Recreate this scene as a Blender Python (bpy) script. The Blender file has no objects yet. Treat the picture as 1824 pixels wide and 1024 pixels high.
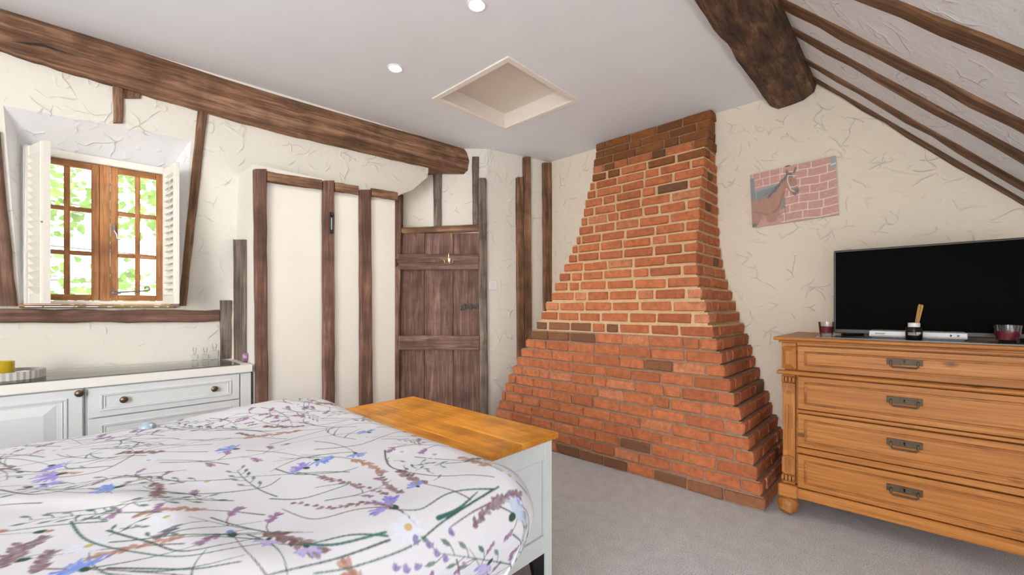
import bpy, bmesh, math, random
import numpy as np
from mathutils import Vector, Matrix, noise as mnoise
random.seed(7)
S = bpy.context.scene
COL = S.collection

# ------------------------------------------------------------------ camera
F, CX, HY, CAMH = 765.0, 912.0, 548.0, 1.10          # focal length (px), principal x, horizon row, eye height
FW = Vector((0.7291, 0.6844, 0)); RT = Vector((0.6844, -0.7291, 0)); UP = Vector((0, 0, 1))
EYE = Vector((0, 0, CAMH))
cd = bpy.data.cameras.new('camera'); cam = bpy.data.objects.new('camera', cd); COL.objects.link(cam)
cam.matrix_world = Matrix((( RT.x, 0, -FW.x, EYE.x), (RT.y, 0, -FW.y, EYE.y), (0, 1, 0, EYE.z), (0, 0, 0, 1)))
cd.sensor_width = 36; cd.lens = F / 1824 * 36; cd.shift_y = (HY - 512) / 1824; cd.clip_start = 0.05
S.camera = cam
S.view_settings.view_transform = 'Standard'; S.view_settings.look = 'None'
S.view_settings.gamma = 1; S.view_settings.use_curve_mapping = False
S.view_settings.exposure = 0.80

# ------------------------------------------------------------------ world and large lights
w = bpy.data.worlds.new('world'); S.world = w; w.use_nodes = True
w.node_tree.nodes['Background'].inputs[0].default_value = (1.0, 0.985, 0.96, 1)
w.node_tree.nodes['Background'].inputs[1].default_value = 2.6

def area(name, loc, target, sx, sy, power, col=(1, 1, 1)):
    l = bpy.data.lights.new(name, 'AREA'); l.shape = 'RECTANGLE'; l.size = sx; l.size_y = sy
    l.energy = power; l.color = col
    o = bpy.data.objects.new(name, l); COL.objects.link(o); o.location = loc
    o.rotation_euler = (Vector(target) - Vector(loc)).to_track_quat('-Z', 'Y').to_euler()
    return o
# added fill light standing in for an unseen window behind the camera
area('rear_fill_light', (-3.6, -1.2, 1.9), (2.8, 0.7, 1.0), 3.0, 2.2, 150, (1, 0.985, 0.96))

# ------------------------------------------------------------------ helpers
def ray(px, py): return FW + RT * ((px - CX) / F) + UP * (-(py - HY) / F)
def hit(px, py, p, n):
    d = ray(px, py); n = Vector(n); return EYE + d * ((Vector(p) - EYE).dot(n) / d.dot(n))
def on_x(px, py, X): return hit(px, py, (X, 0, 0), (1, 0, 0))
def on_y(px, py, Y): return hit(px, py, (0, Y, 0), (0, 1, 0))
def on_z(px, py, Z): return hit(px, py, (0, 0, Z), (0, 0, 1))

def wmat(o):
    m = o.matrix_basis.copy()
    return (wmat(o.parent) @ o.matrix_parent_inverse @ m) if o.parent else m
def adopt(o, parent):
    if parent is not None:
        o.parent = parent; o.matrix_parent_inverse = wmat(parent).inverted()
    return o
def tag(o, label=None, cat=None, group=None, kind=None):
    if label: o['label'] = label
    if cat: o['category'] = cat
    if group: o['group'] = group
    if kind: o['kind'] = kind
    return o
def empty(name, loc, label=None, cat=None, group=None, kind=None):
    o = bpy.data.objects.new(name, None); COL.objects.link(o); o.location = loc
    o.empty_display_size = 0.05
    return tag(o, label, cat, group, kind)
def obj(name, bm, mat, parent=None, smooth=False, mw=None):
    me = bpy.data.meshes.new(name); bmesh.ops.recalc_face_normals(bm, faces=bm.faces[:])
    if smooth:
        for e in bm.edges: e.smooth = len(e.link_faces) == 2 and e.calc_face_angle(0) < 0.75
    bm.to_mesh(me); bm.free()
    if smooth: me.polygons.foreach_set('use_smooth', [True] * len(me.polygons))
    me.materials.append(mat)
    o = bpy.data.objects.new(name, me); COL.objects.link(o)
    if mw is not None: o.matrix_basis = mw
    return adopt(o, parent)
def origin_to(o, p):
    p = Vector(p); o.data.transform(Matrix.Translation(-p)); o.location = p; return o
def nb(): return bmesh.new()
def box(bm, x0, x1, y0, y1, z0, z1, bev=0.0, M=None, seg=1):
    r = bmesh.ops.create_cube(bm, size=1.0); vs = r['verts']
    for v in vs:
        v.co = Vector(((x0 + x1) / 2 + v.co.x * (x1 - x0), (y0 + y1) / 2 + v.co.y * (y1 - y0), (z0 + z1) / 2 + v.co.z * (z1 - z0)))
        if M is not None: v.co = M @ v.co
    if bev:
        es = list({e for v in vs for e in v.link_edges})
        bmesh.ops.bevel(bm, geom=es, offset=bev, segments=seg, affect='EDGES', profile=0.5)
    return bm
def lathe(bm, prof, c, n=24, M=None, axis='Z'):
    """prof: list of (r, h); revolved about the axis through c"""
    rings = []
    for r, h in prof:
        ring = []
        for i in range(n):
            a = 2 * math.pi * i / n
            p = Vector((r * math.cos(a), r * math.sin(a), h))
            if axis == 'X': p = Vector((p.z, p.x, p.y))
            if axis == 'Y': p = Vector((p.x, p.z, p.y))
            p = p + Vector(c)
            if M is not None: p = M @ p
            ring.append(bm.verts.new(p))
        rings.append(ring)
    for a, b in zip(rings, rings[1:]):
        for i in range(n): bm.faces.new((a[i], a[(i + 1) % n], b[(i + 1) % n], b[i]))
    if prof[0][0] > 1e-6: bm.faces.new(rings[0][::-1])
    if prof[-1][0] > 1e-6: bm.faces.new(rings[-1])
    return bm
def tube(bm, pts, r, n=8):
    pts = [Vector(p) for p in pts]; rings = []
    for i, p in enumerate(pts):
        t = (pts[min(i + 1, len(pts) - 1)] - pts[max(i - 1, 0)]).normalized()
        a = t.orthogonal().normalized() if i == 0 else (a - t * a.dot(t)).normalized()
        b = t.cross(a); rr = r[i] if isinstance(r, (list, tuple)) else r
        rings.append([bm.verts.new(p + (a * math.cos(2 * math.pi * k / n) + b * math.sin(2 * math.pi * k / n)) * rr) for k in range(n)])
    for A, B in zip(rings, rings[1:]):
        for k in range(n): bm.faces.new((A[k], A[(k + 1) % n], B[(k + 1) % n], B[k]))
    bm.faces.new(rings[0][::-1]); bm.faces.new(rings[-1])
    return bm
def poly(bm, pts): return bm.faces.new([bm.verts.new(Vector(p)) for p in pts])
def prism(bm, pts, vec):
    a = [bm.verts.new(Vector(p)) for p in pts]; b = [bm.verts.new(Vector(p) + Vector(vec)) for p in pts]
    bm.faces.new(a[::-1]); bm.faces.new(b); n = len(a)
    for i in range(n): bm.faces.new((a[i], a[(i + 1) % n], b[(i + 1) % n], b[i]))

# ------------------------------------------------------------------ materials
def newmat(name):
    m = bpy.data.materials.new(name); m.use_nodes = True; nt = m.node_tree
    return m, nt, nt.nodes['Principled BSDF']
def L(nt, a, b): nt.links.new(a, b)
def coords(nt, scale=(1, 1, 1), kind='Object'):
    tc = nt.nodes.new('ShaderNodeTexCoord'); mp = nt.nodes.new('ShaderNodeMapping')
    mp.inputs['Scale'].default_value = scale; L(nt, tc.outputs[kind], mp.inputs['Vector']); return mp.outputs['Vector']
def noise(nt, vec, scale, detail=4, rough=0.55, dist=0.0):
    n = nt.nodes.new('ShaderNodeTexNoise'); n.inputs['Scale'].default_value = scale
    n.inputs['Detail'].default_value = detail; n.inputs['Roughness'].default_value = rough; n.inputs['Distortion'].default_value = dist
    L(nt, vec, n.inputs['Vector']); return n.outputs['Fac']
def ramp(nt, fac, stops):
    r = nt.nodes.new('ShaderNodeValToRGB'); e = r.color_ramp.elements
    while len(e) < len(stops): e.new(0.5)
    for el, (p, c) in zip(e, stops): el.position = p; el.color = (*c, 1) if len(c) == 3 else c
    L(nt, fac, r.inputs['Fac']); return r.outputs['Color']
def bump(nt, bs, height, strength, dist):
    b = nt.nodes.new('ShaderNodeBump'); b.inputs['Strength'].default_value = strength; b.inputs['Distance'].default_value = dist
    L(nt, height, b.inputs['Height'])
    if bs.inputs['Normal'].is_linked: L(nt, bs.inputs['Normal'].links[0].from_socket, b.inputs['Normal'])
    L(nt, b.outputs['Normal'], bs.inputs['Normal'])
def mixc(nt, fac, a, b, mode='MIX'):
    m = nt.nodes.new('ShaderNodeMix'); m.data_type = 'RGBA'; m.blend_type = mode
    for s, v in ((m.inputs[0], fac), (m.inputs[6], a), (m.inputs[7], b)):
        if hasattr(v, 'is_linked'): L(nt, v, s)
        else: s.default_value = v if not isinstance(v, tuple) or len(v) == 4 else (*v, 1)
    return m.outputs[2]
def math_(nt, op, a, b=0.0):
    m = nt.nodes.new('ShaderNodeMath'); m.operation = op
    for s, v in ((m.inputs[0], a), (m.inputs[1], b)):
        if hasattr(v, 'is_linked'): L(nt, v, s)
        else: s.default_value = v
    return m.outputs[0]
def objrand(nt):
    return nt.nodes.new('ShaderNodeObjectInfo').outputs['Random']
def plain(name, col, rough=0.5, metal=0.0, spec=0.5, var=0.0, scale=20):
    m, nt, b = newmat(name); b.inputs['Roughness'].default_value = rough; b.inputs['Metallic'].default_value = metal
    b.inputs['Specular IOR Level'].default_value = spec
    f = noise(nt, coords(nt), scale)
    k = max(var, 0.02)
    c = ramp(nt, f, [(0.3, tuple(x * (1 - k) for x in col)), (0.7, tuple(min(1, x * (1 + k)) for x in col))])
    L(nt, c, b.inputs['Base Color']); return m
def plaster(name, col):
    m, nt, b = newmat(name); b.inputs['Roughness'].default_value = 0.85; b.inputs['Specular IOR Level'].default_value = 0.2
    v = coords(nt)
    def strokes(sc, off, msc):
        mp = nt.nodes.new('ShaderNodeMapping'); mp.inputs['Location'].default_value = (off, off * 1.7, off * .6); L(nt, v, mp.inputs['Vector']); vv_ = mp.outputs[0]
        dn = nt.nodes.new('ShaderNodeTexNoise'); dn.inputs['Scale'].default_value = 3.0; dn.inputs['Detail'].default_value = 2; L(nt, vv_, dn.inputs['Vector'])
        add = nt.nodes.new('ShaderNodeVectorMath'); add.operation = 'MULTIPLY_ADD'
        L(nt, dn.outputs['Color'], add.inputs[0]); add.inputs[1].default_value = (0.45, 0.45, 0.45); L(nt, vv_, add.inputs[2])
        vo = nt.nodes.new('ShaderNodeTexVoronoi'); vo.feature = 'DISTANCE_TO_EDGE'; vo.inputs['Scale'].default_value = sc; L(nt, add.outputs[0], vo.inputs['Vector'])
        rdg = ramp(nt, vo.outputs['Distance'], [(0.0, (1, 1, 1)), (0.03, (0.25, 0.25, 0.25)), (0.10, (0, 0, 0))])
        msk = ramp(nt, noise(nt, vv_, msc, 2), [(0.52, (0, 0, 0)), (0.62, (1, 1, 1))])
        return mixc(nt, 1.0, rdg, msk, 'MULTIPLY')
    h = mixc(nt, 1.0, strokes(4.0, 0.0, 7.0), strokes(7.0, 3.3, 8.0), 'ADD')
    bump(nt, b, noise(nt, v, 9, 4), 0.35, 0.02)
    bump(nt, b, h, 0.8, 0.006)
    c = ramp(nt, noise(nt, v, 1.3, 3), [(0.3, tuple(x * 0.96 for x in col)), (0.7, col)])
    L(nt, c, b.inputs['Base Color']); return m
def timber_mat(name, stops, rough=0.75, bstr=0.6, sx=22, sz=1.6, knots=False):
    """grain runs along local Z"""
    m, nt, b = newmat(name); b.inputs['Roughness'].default_value = rough; b.inputs['Specular IOR Level'].default_value = 0.3
    v = coords(nt, (sx, sx, sz)); r = objrand(nt)
    off = nt.nodes.new('ShaderNodeVectorMath'); off.operation = 'ADD'
    cmb = nt.nodes.new('ShaderNodeCombineXYZ'); k = math_(nt, 'MULTIPLY', r, 37.0)
    for i in range(3): L(nt, k, cmb.inputs[i])
    L(nt, v, off.inputs[0]); L(nt, cmb.outputs[0], off.inputs[1]); v = off.outputs[0]
    g = noise(nt, v, 1.0, 6, 0.62, 0.6)
    sc2 = nt.nodes.new('ShaderNodeVectorMath'); sc2.operation = 'MULTIPLY'; L(nt, v, sc2.inputs[0]); sc2.inputs[1].default_value = (4.5, 4.5, 2.2)
    g2 = noise(nt, sc2.outputs[0], 1.0, 5, 0.7, 0.3)
    base = mixc(nt, ramp(nt, g2, [(0.36, (0.75, 0.75, 0.75)), (0.56, (0, 0, 0))]), ramp(nt, g, stops), stops[0][1])
    mo = noise(nt, coords(nt), 5.0, 3)
    base = mixc(nt, 1.0, base, ramp(nt, mo, [(0.32, (0.62, 0.60, 0.58)), (0.52, (1.0, 1.0, 1.0)), (0.70, (1.30, 1.25, 1.2))]) if not knots else (1, 1, 1, 1), 'MULTIPLY')
    if knots:
        vo = nt.nodes.new('ShaderNodeTexVoronoi'); vo.inputs['Scale'].default_value = 1.0
        mpk = nt.nodes.new('ShaderNodeVectorMath'); mpk.operation = 'MULTIPLY'; L(nt, v, mpk.inputs[0]); mpk.inputs[1].default_value = (.27, .27, 2.6); L(nt, mpk.outputs[0], vo.inputs['Vector'])
        base = mixc(nt, ramp(nt, vo.outputs['Distance'], [(0.05, (0.85, 0.85, 0.85)), (0.12, (0, 0, 0))]), base, (0.13, 0.045, 0.015))
    L(nt, base, b.inputs['Base Color'])
    bump(nt, b, g, bstr, 0.012); bump(nt, b, g2, bstr * 0.6, 0.006)
    return m
def glassy(name, tint=(1, 1, 1), gloss=0.1, rough=0.02):
    m = bpy.data.materials.new(name); m.use_nodes = True; nt = m.node_tree
    nt.nodes.remove(nt.nodes['Principled BSDF']); out = nt.nodes['Material Output']
    t = nt.nodes.new('ShaderNodeBsdfTransparent'); t.inputs[0].default_value = (*tint, 1)
    g = nt.nodes.new('ShaderNodeBsdfGlossy'); g.inputs['Roughness'].default_value = rough
    lw = nt.nodes.new('ShaderNodeLayerWeight'); lw.inputs[0].default_value = 0.25
    f = math_(nt, 'MULTIPLY_ADD', lw.outputs['Fresnel'], 0.8); nt.nodes[-1].inputs[2].default_value = gloss
    mx = nt.nodes.new('ShaderNodeMixShader'); L(nt, f, mx.inputs[0]); L(nt, t.outputs[0], mx.inputs[1]); L(nt, g.outputs[0], mx.inputs[2])
    L(nt, mx.outputs[0], out.inputs[0]); return m
def colattr(name, rough=0.8, sheen=0.0, bscale=0, bstr=0.0):
    m, nt, b = newmat(name); b.inputs['Roughness'].default_value = rough; b.inputs['Specular IOR Level'].default_value = 0.2
    a = nt.nodes.new('ShaderNodeVertexColor'); a.layer_name = 'print'
    L(nt, a.outputs['Color'], b.inputs['Base Color'])
    if bscale: bump(nt, b, noise(nt, coords(nt), bscale, 3), bstr, 0.002)
    return m

MT = {}
MT['plaster'] = plaster('cream_plaster', (0.83, 0.795, 0.715))
MT['plaster_warm'] = plaster('warm_cream_plaster', (0.87, 0.785, 0.655))
MT['slope'] = plaster('white_slope_plaster', (0.87, 0.87, 0.885))
MT['ceiling'] = plain('ceiling_paint', (0.85, 0.865, 0.90), 0.9, spec=0.1, var=0.01, scale=3)
MT['panel'] = plain('smooth_cream_panel', (0.83, 0.80, 0.725), 0.6, var=0.015, scale=4)
MT['hatchpaint'] = plain('hatch_cream_paint', (0.90, 0.84, 0.77), 0.5, var=0.01)
MT['hatchboard'] = plain('hatch_board_paint', (0.80, 0.71, 0.62), 0.6, var=0.03, scale=6)
DK = [(0.25, (0.085, 0.046, 0.034)), (0.5, (0.209, 0.112, 0.081)), (0.62, (0.310, 0.178, 0.132)), (0.8, (0.465, 0.295, 0.232))]
MD = [(0.25, (0.084, 0.042, 0.024)), (0.48, (0.240, 0.126, 0.072)), (0.62, (0.396, 0.222, 0.132)), (0.8, (0.516, 0.336, 0.216))]
GR = [(0.25, (0.072, 0.055, 0.043)), (0.5, (0.217, 0.167, 0.138)), (0.8, (0.435, 0.362, 0.304))]
RF = [(0.25, (0.066, 0.031, 0.015)), (0.5, (0.220, 0.110, 0.055)), (0.65, (0.330, 0.182, 0.099)), (0.85, (0.462, 0.297, 0.176))]
BK = [(0.28, (0.038, 0.022, 0.015)), (0.5, (0.128, 0.072, 0.042)), (0.62, (0.240, 0.128, 0.068)), (0.8, (0.540, 0.300, 0.150))]
MT['timber_dark'] = timber_mat('dark_stained_timber', DK)
MT['timber_mid'] = timber_mat('brown_oak_timber', MD)
MT['timber_grey'] = timber_mat('grey_weathered_timber', GR)
MT['rafter'] = timber_mat('rafter_oak', RF)
MT['purlin'] = timber_mat('purlin_oak', BK, bstr=1.0, sx=14, sz=4)
MT['door'] = timber_mat('door_board_oak', [(0.25, (0.090, 0.049, 0.040)), (0.5, (0.207, 0.117, 0.094)), (0.66, (0.315, 0.189, 0.153)), (0.85, (0.486, 0.333, 0.279))], bstr=0.35, sx=30, sz=2)
MT['window_wood'] = timber_mat('varnished_window_wood', [(0.25, (0.28, 0.11, 0.036)), (0.55, (0.55, 0.25, 0.095)), (0.8, (0.70, 0.38, 0.18))], 0.4, 0.15, 20, 2)
MT['pine'] = timber_mat('waxed_pine', [(0.2, (0.30, 0.105, 0.02)), (0.5, (0.50, 0.195, 0.044)), (0.8, (0.60, 0.28, 0.085))], 0.42, 0.12, 26, 1.4, True)
MT['pinedark'] = timber_mat('carved_pine', [(0.2, (0.26, 0.09, 0.02)), (0.5, (0.42, 0.165, 0.042)), (0.8, (0.54, 0.25, 0.08))], 0.45, 0.12, 26, 1.4)
MT['boxtop'] = timber_mat('orange_pine_top', [(0.2, (0.58, 0.20, 0.018)), (0.5, (0.80, 0.335, 0.032)), (0.8, (0.88, 0.43, 0.07))], 0.38, 0.06, 16, 1.0)
MT['bluewhite'] = plain('pale_blue_grey_paint', (0.74, 0.80, 0.80), 0.5, var=0.02, scale=12)
MT['cabpaint'] = plain('white_cabinet_paint', (0.72, 0.745, 0.75), 0.45, var=0.01, scale=10)
MT['worktop'] = plain('cream_worktop', (0.86, 0.84, 0.79), 0.4, var=0.01)
MT['cream'] = plain('shutter_cream', (0.88, 0.85, 0.77), 0.5, var=0.01)
MT['white'] = plain('white_plastic', (0.85, 0.85, 0.83), 0.4, var=0.005)
MT['iron'] = plain('black_iron', (0.05, 0.045, 0.042), 0.5, 0.7, var=0.3, scale=60)
MT['greyiron'] = plain('grey_iron', (0.26, 0.28, 0.31), 0.35, 0.85, var=0.15, scale=60)
MT['brass'] = plain('polished_brass', (0.75, 0.58, 0.28), 0.25, 1.0, var=0.05)
MT['oldbrass'] = plain('aged_brass', (0.085, 0.055, 0.028), 0.5, 0.2, var=0.3, scale=90)
MT['knob'] = plain('bronze_knob', (0.16, 0.115, 0.075), 0.35, 0.8, var=0.2, scale=80)
MT['black'] = plain('black_gloss', (0.006, 0.006, 0.006), 0.3, spec=0.3, var=0.02)
MT['screen'] = plain('screen_black', (0.003, 0.003, 0.003), 0.5, spec=0.02, var=0.02)
MT['bezel'] = plain('dark_bezel', (0.035, 0.03, 0.026), 0.4, 0.0, var=0.05)
MT['silver'] = plain('silver_plastic', (0.78, 0.78, 0.79), 0.35, 0.0, var=0.01)
MT['wax_red'] = plain('dark_red_wax', (0.20, 0.012, 0.03), 0.35, var=0.1)
MT['wax_yellow'] = plain('yellow_glaze', (0.62, 0.42, 0.015), 0.3, var=0.05)
MT['reed'] = plain('diffuser_reed', (0.66, 0.36, 0.12), 0.6, var=0.1, scale=50)
MT['tray'] = plain('grey_tray', (0.52, 0.50, 0.47), 0.6, var=0.03)
MT['glass'] = glassy('clear_glass', (0.97, 0.98, 0.98), 0.05)
MT['pane'] = glassy('window_pane', (0.98, 0.99, 1.0), 0.03)
MT['sheet'] = glassy('glass_sheet', (0.95, 0.97, 0.96), 0.06)
MT['smoked'] = plain('smoked_glass', (0.10, 0.085, 0.07), 0.12, var=0.02)
MT['amethyst'] = plain('amethyst', (0.32, 0.17, 0.30), 0.25, var=0.5, scale=60)
MT['mattress'] = plain('grey_divan_cloth', (0.34, 0.38, 0.46), 0.9, spec=0.1, var=0.05, scale=120)
MT['leaf'] = plain('leaf_green', (0.20, 0.34, 0.07), 0.5, var=0.5, scale=4)
MT['bark'] = plain('bark', (0.16, 0.11, 0.07), 0.9, var=0.3, scale=30)
def lampmat():
    m = bpy.data.materials.new('lamp_glow'); m.use_nodes = True; nt = m.node_tree; nt.nodes.remove(nt.nodes['Principled BSDF'])
    e = nt.nodes.new('ShaderNodeEmission'); e.inputs[0].default_value = (1, 0.97, 0.9, 1); e.inputs[1].default_value = 14
    L(nt, e.outputs[0], nt.nodes['Material Output'].inputs[0]); return m
MT['lamp'] = lampmat()
def carpetmat():
    m, nt, b = newmat('grey_carpet'); b.inputs['Roughness'].default_value = 1; b.inputs['Specular IOR Level'].default_value = 0.05
    v = coords(nt); f = noise(nt, v, 190, 2, 0.7); g = noise(nt, v, 14, 3)
    c = ramp(nt, f, [(0.3, (0.24, 0.245, 0.255)), (0.5, (0.57, 0.58, 0.60)), (0.7, (0.90, 0.91, 0.93))])
    c2 = mixc(nt, 0.35, c, ramp(nt, g, [(0.35, (0.50, 0.50, 0.51)), (0.65, (0.68, 0.68, 0.69))]))
    L(nt, c2, b.inputs['Base Color']); bump(nt, b, f, 0.8, 0.006); return m
MT['carpet'] = carpetmat()
def brickmat(name, stops, dirt):
    m, nt, b = newmat(name); b.inputs['Roughness'].default_value = 0.85; b.inputs['Specular IOR Level'].default_value = 0.25
    r = objrand(nt); v = coords(nt)
    off = nt.nodes.new('ShaderNodeVectorMath'); off.operation = 'ADD'; cmb = nt.nodes.new('ShaderNodeCombineXYZ')
    k = math_(nt, 'MULTIPLY', r, 53.0)
    for i in range(3): L(nt, k, cmb.inputs[i])
    L(nt, v, off.inputs[0]); L(nt, cmb.outputs[0], off.inputs[1]); v = off.outputs[0]
    base = ramp(nt, r, stops)
    n1 = noise(nt, v, 22, 6, 0.7); n2 = noise(nt, v, 75, 4, 0.65)
    c = mixc(nt, ramp(nt, n1, [(0.38, (0, 0, 0)), (0.72, (dirt, dirt, dirt))]), base, (0.17, 0.075, 0.038))
    c = mixc(nt, ramp(nt, n2, [(0.62, (0, 0, 0)), (0.78, (0.5, 0.5, 0.5))]), c, (0.60, 0.36, 0.24))
    L(nt, c, b.inputs['Base Color']); bump(nt, b, n2, 0.8, 0.005); bump(nt, b, n1, 0.8, 0.012); return m
OR = [(0.0, (0.468, 0.137, 0.058)), (0.3, (0.611, 0.189, 0.075)), (0.6, (0.689, 0.221, 0.091)), (0.85, (0.546, 0.156, 0.065)), (1.0, (0.754, 0.299, 0.150))]
MT['brick'] = brickmat('orange_red_brick', OR, 0.62)
MT['brick_soot'] = brickmat('sooty_brick', [(0, (0.20, 0.075, 0.02)), (0.5, (0.34, 0.12, 0.03)), (1, (0.14, 0.06, 0.025))], 0.9)
MT['brick_dark'] = brickmat('burnt_brick', [(0, (0.20, 0.095, 0.05)), (1, (0.34, 0.14, 0.07))], 0.6)
MT['mortar_pale'] = plain('pale_sand_mortar', (0.66, 0.46, 0.27), 0.95, spec=0.1, var=0.12, scale=40)
MT['mortar_brown'] = plain('brown_lime_mortar', (0.35, 0.215, 0.145), 0.95, spec=0.1, var=0.2, scale=40)
MT['duvet'] = colattr('printed_cotton', 0.85, bscale=55, bstr=0.12)
MT['canvas'] = colattr('printed_canvas', 0.7)

# ------------------------------------------------------------------ room shell
XW, CZ = 3.32, 2.525                         # chimney wall, flat ceiling height
W1 = Matrix.Translation((0, 3.37, 0)) @ Matrix.Rotation(math.atan(-0.085), 4, 'Z')   # window wall frame: x along, -y into the room
W1i = W1.inverted(); W1n = (W1.to_3x3() @ Vector((0, 1, 0)))
def w1(px, py, n=0.0):
    """pixel -> (s, z) in the window wall frame at offset n"""
    p = W1i @ hit(px, py, W1 @ Vector((0, n, 0)), W1n); return p.x, p.z
LEAN = 0.14
def lean(z): return -max(0.0, z - 1.1) * LEAN
def w1lean(px, py):
    n = -0.05
    for _ in range(12): s, z = w1(px, py, n); n = lean(z)
    return s, n, z
def struct(name, bm, mat, parent=None, smooth=False): return tag(obj(name, bm, mat, parent, smooth), kind='structure')

bm = nb(); poly(bm, [(-2, -1.6, 0), (XW + .05, -1.6, 0), (XW + .05, 3.9, 0), (-2, 3.9, 0)]); struct('floor', bm, MT['carpet'])

# ceiling with the loft hatch opening
hc = [on_z(*p, CZ) for p in ((770, 178), (900, 103), (1032, 176), (905, 229))]
hx0 = (hc[0].x + hc[1].x) / 2; hx1 = (hc[2].x + hc[3].x) / 2; hy0 = (hc[1].y + hc[2].y) / 2; hy1 = (hc[0].y + hc[3].y) / 2
bm = nb()
X0, X1, Y0, Y1 = -2.0, XW + .05, 0.46, 3.75
for a in ((X0, hx0, Y0, Y1), (hx1, X1, Y0, Y1), (hx0, hx1, Y0, hy0), (hx0, hx1, hy1, Y1)):
    box(bm, a[0], a[1], a[2], a[3], CZ, CZ + 0.06)
struct('ceiling', bm, MT['ceiling'])
SLP = 1.065
def slz(y): return 2.532 + SLP * (y - 0.465)
bm = nb(); prism(bm, [(-2, 0.62, slz(.62)), (XW + .05, 0.62, slz(.62)), (XW + .05, -1.6, slz(-1.6)), (-2, -1.6, slz(-1.6))], (0, -0.04, 0.04))
struct('ceiling_slope', bm, MT['slope'])
# chimney wall
bm = nb(); prism(bm, [(XW, -1.6, 0), (XW, -1.6, slz(-1.6)), (XW, 0.46, CZ), (XW, 2.75, CZ), (XW, 2.75, 0)], (0.08, 0, 0)); struct('wall_right', bm, MT['plaster_warm'])
bm = nb(); box(bm, -2.12, -2.04, 1.15, 3.7, 0, CZ); struct('wall_light_block', bm, MT['plaster'])  # unseen partial wall, added to hold daylight off the window wall
# corner wall between door and chimney
CA, CB = Vector((2.656, 2.798, 0)), Vector((3.36, 2.60, 0))
bm = nb(); prism(bm, [CA, CB, CB + UP * CZ, CA + UP * CZ], (0.03, 0.10, 0)); struct('wall_corner', bm, MT['plaster'])
Cn = Vector((-(CB - CA).y, (CB - CA).x, 0)).normalized()      # away from the room
# diagonal door wall (faces the camera): local x runs left to right, y away from the room
DM = Matrix(((RT.x, FW.x, 0, CA.x), (RT.y, FW.y, 0, CA.y), (0, 0, 1, 0), (0, 0, 0, 1)))
DS = 3.852 / F
def dw(px, py): return (px - 868) * DS, CAMH + (HY - py) * DS      # pixel -> local (x, z)
bm = nb(); box(bm, -1.25, 0.0, 0.0, 0.06, 0, CZ, M=DM); struct('wall_door', bm, MT['plaster'])

# window wall: vertical to the sill, leaning in above it, opening for the window
BLs, BLn, BLz = w1lean(36, 536); BRs, BRn, BRz = w1lean(322, 536); TRs, TRn, TRz = w1lean(340, 250); TLs, TLn, TLz = w1lean(6, 188)
zb = 1.10; BLz = BRz = zb
ztop = 2.56; WE = 1.86                       # wall end (s) where the door recess begins
def wp(s, z, n=None): return W1 @ Vector((s, lean(z) if n is None else n, z))
bm = nb()
def q(*p): poly(bm, p)
q(wp(-2.2, 0), wp(0.82, 0), wp(0.82, zb), wp(-2.2, zb))
q(wp(-2.2, zb), wp(BLs, zb), wp(TLs, TLz), wp(-2.2, TLz))
q(wp(-2.2, TLz), wp(TLs, TLz), wp(TLs, ztop), wp(-2.2, ztop))
q(wp(TLs, TLz), wp(TRs, TRz), wp(TRs, ztop), wp(TLs, ztop))
q(wp(BRs, zb), wp(WE, zb), wp(WE, TRz), wp(TRs, TRz))
q(wp(TRs, TRz), wp(WE, TRz), wp(WE, ztop), wp(TRs, ztop))
e1 = w1lean(700, 352); e2 = w1lean(735, 338); e3 = w1lean(762, 315)
q(wp(WE, ztop), wp(WE, e1[2]), wp(e1[0], e1[2]), wp(e2[0], e2[2]), wp(e3[0], e3[2]), wp(e3[0], ztop))
for (sa_, za_), (sb_, zb_) in (((e1[0], e1[2]), (e2[0], e2[2])), ((e2[0], e2[2]), (e3[0], e3[2])), ((e3[0], e3[2]), (e3[0], ztop))):
    q(wp(sa_, za_), wp(sb_, zb_), wp(sb_, zb_, .5), wp(sa_, za_, .5))
# window frame corners (local s, z) at n = 0.0
fs0, fz1 = w1(43, 262); fs1, fz1b = w1(300, 296); fz1 = (fz1 + fz1b) / 2; fz0 = 1.118
struct('wall_left', bm, MT['plaster']); bm = nb()
o0 = [(BLs, lean(zb), zb), (BRs, lean(zb), zb), (TRs, TRn, TRz), (TLs, TLn, TLz)]
i0 = [(fs0 - .004, 0.05, fz0 - .02), (fs1 + .004, 0.05, fz0 - .02), (fs1 + .004, 0.05, fz1), (fs0 - .004, 0.05, fz1)]
for k in range(4):
    a, b, c, d = o0[k], o0[(k + 1) % 4], i0[(k + 1) % 4], i0[k]
    q(W1 @ Vector(a), W1 @ Vector(b), W1 @ Vector(c), W1 @ Vector(d))
struct('wall_reveal', bm, MT['slope'])

# fitted closet bay in front of the window wall (smooth cream panels)
YF = 2.87
pA = on_y(452, 500, YF).x; pB = on_y(704, 500, YF).x
zr = on_y(590, 330, YF).z
bm = nb()
box(bm, pA, pB, YF + .005, YF + .03, 0, zr)
box(bm, pA, pA + .025, YF + .03, 3.24, 0, zr)
box(bm, pB - .025, pB, YF + .03, 3.24, 0, zr)
box(bm, pA, pB, YF + .005, 3.20, zr, zr + .03)
struct('wall_closet', bm, MT['panel'])

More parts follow.
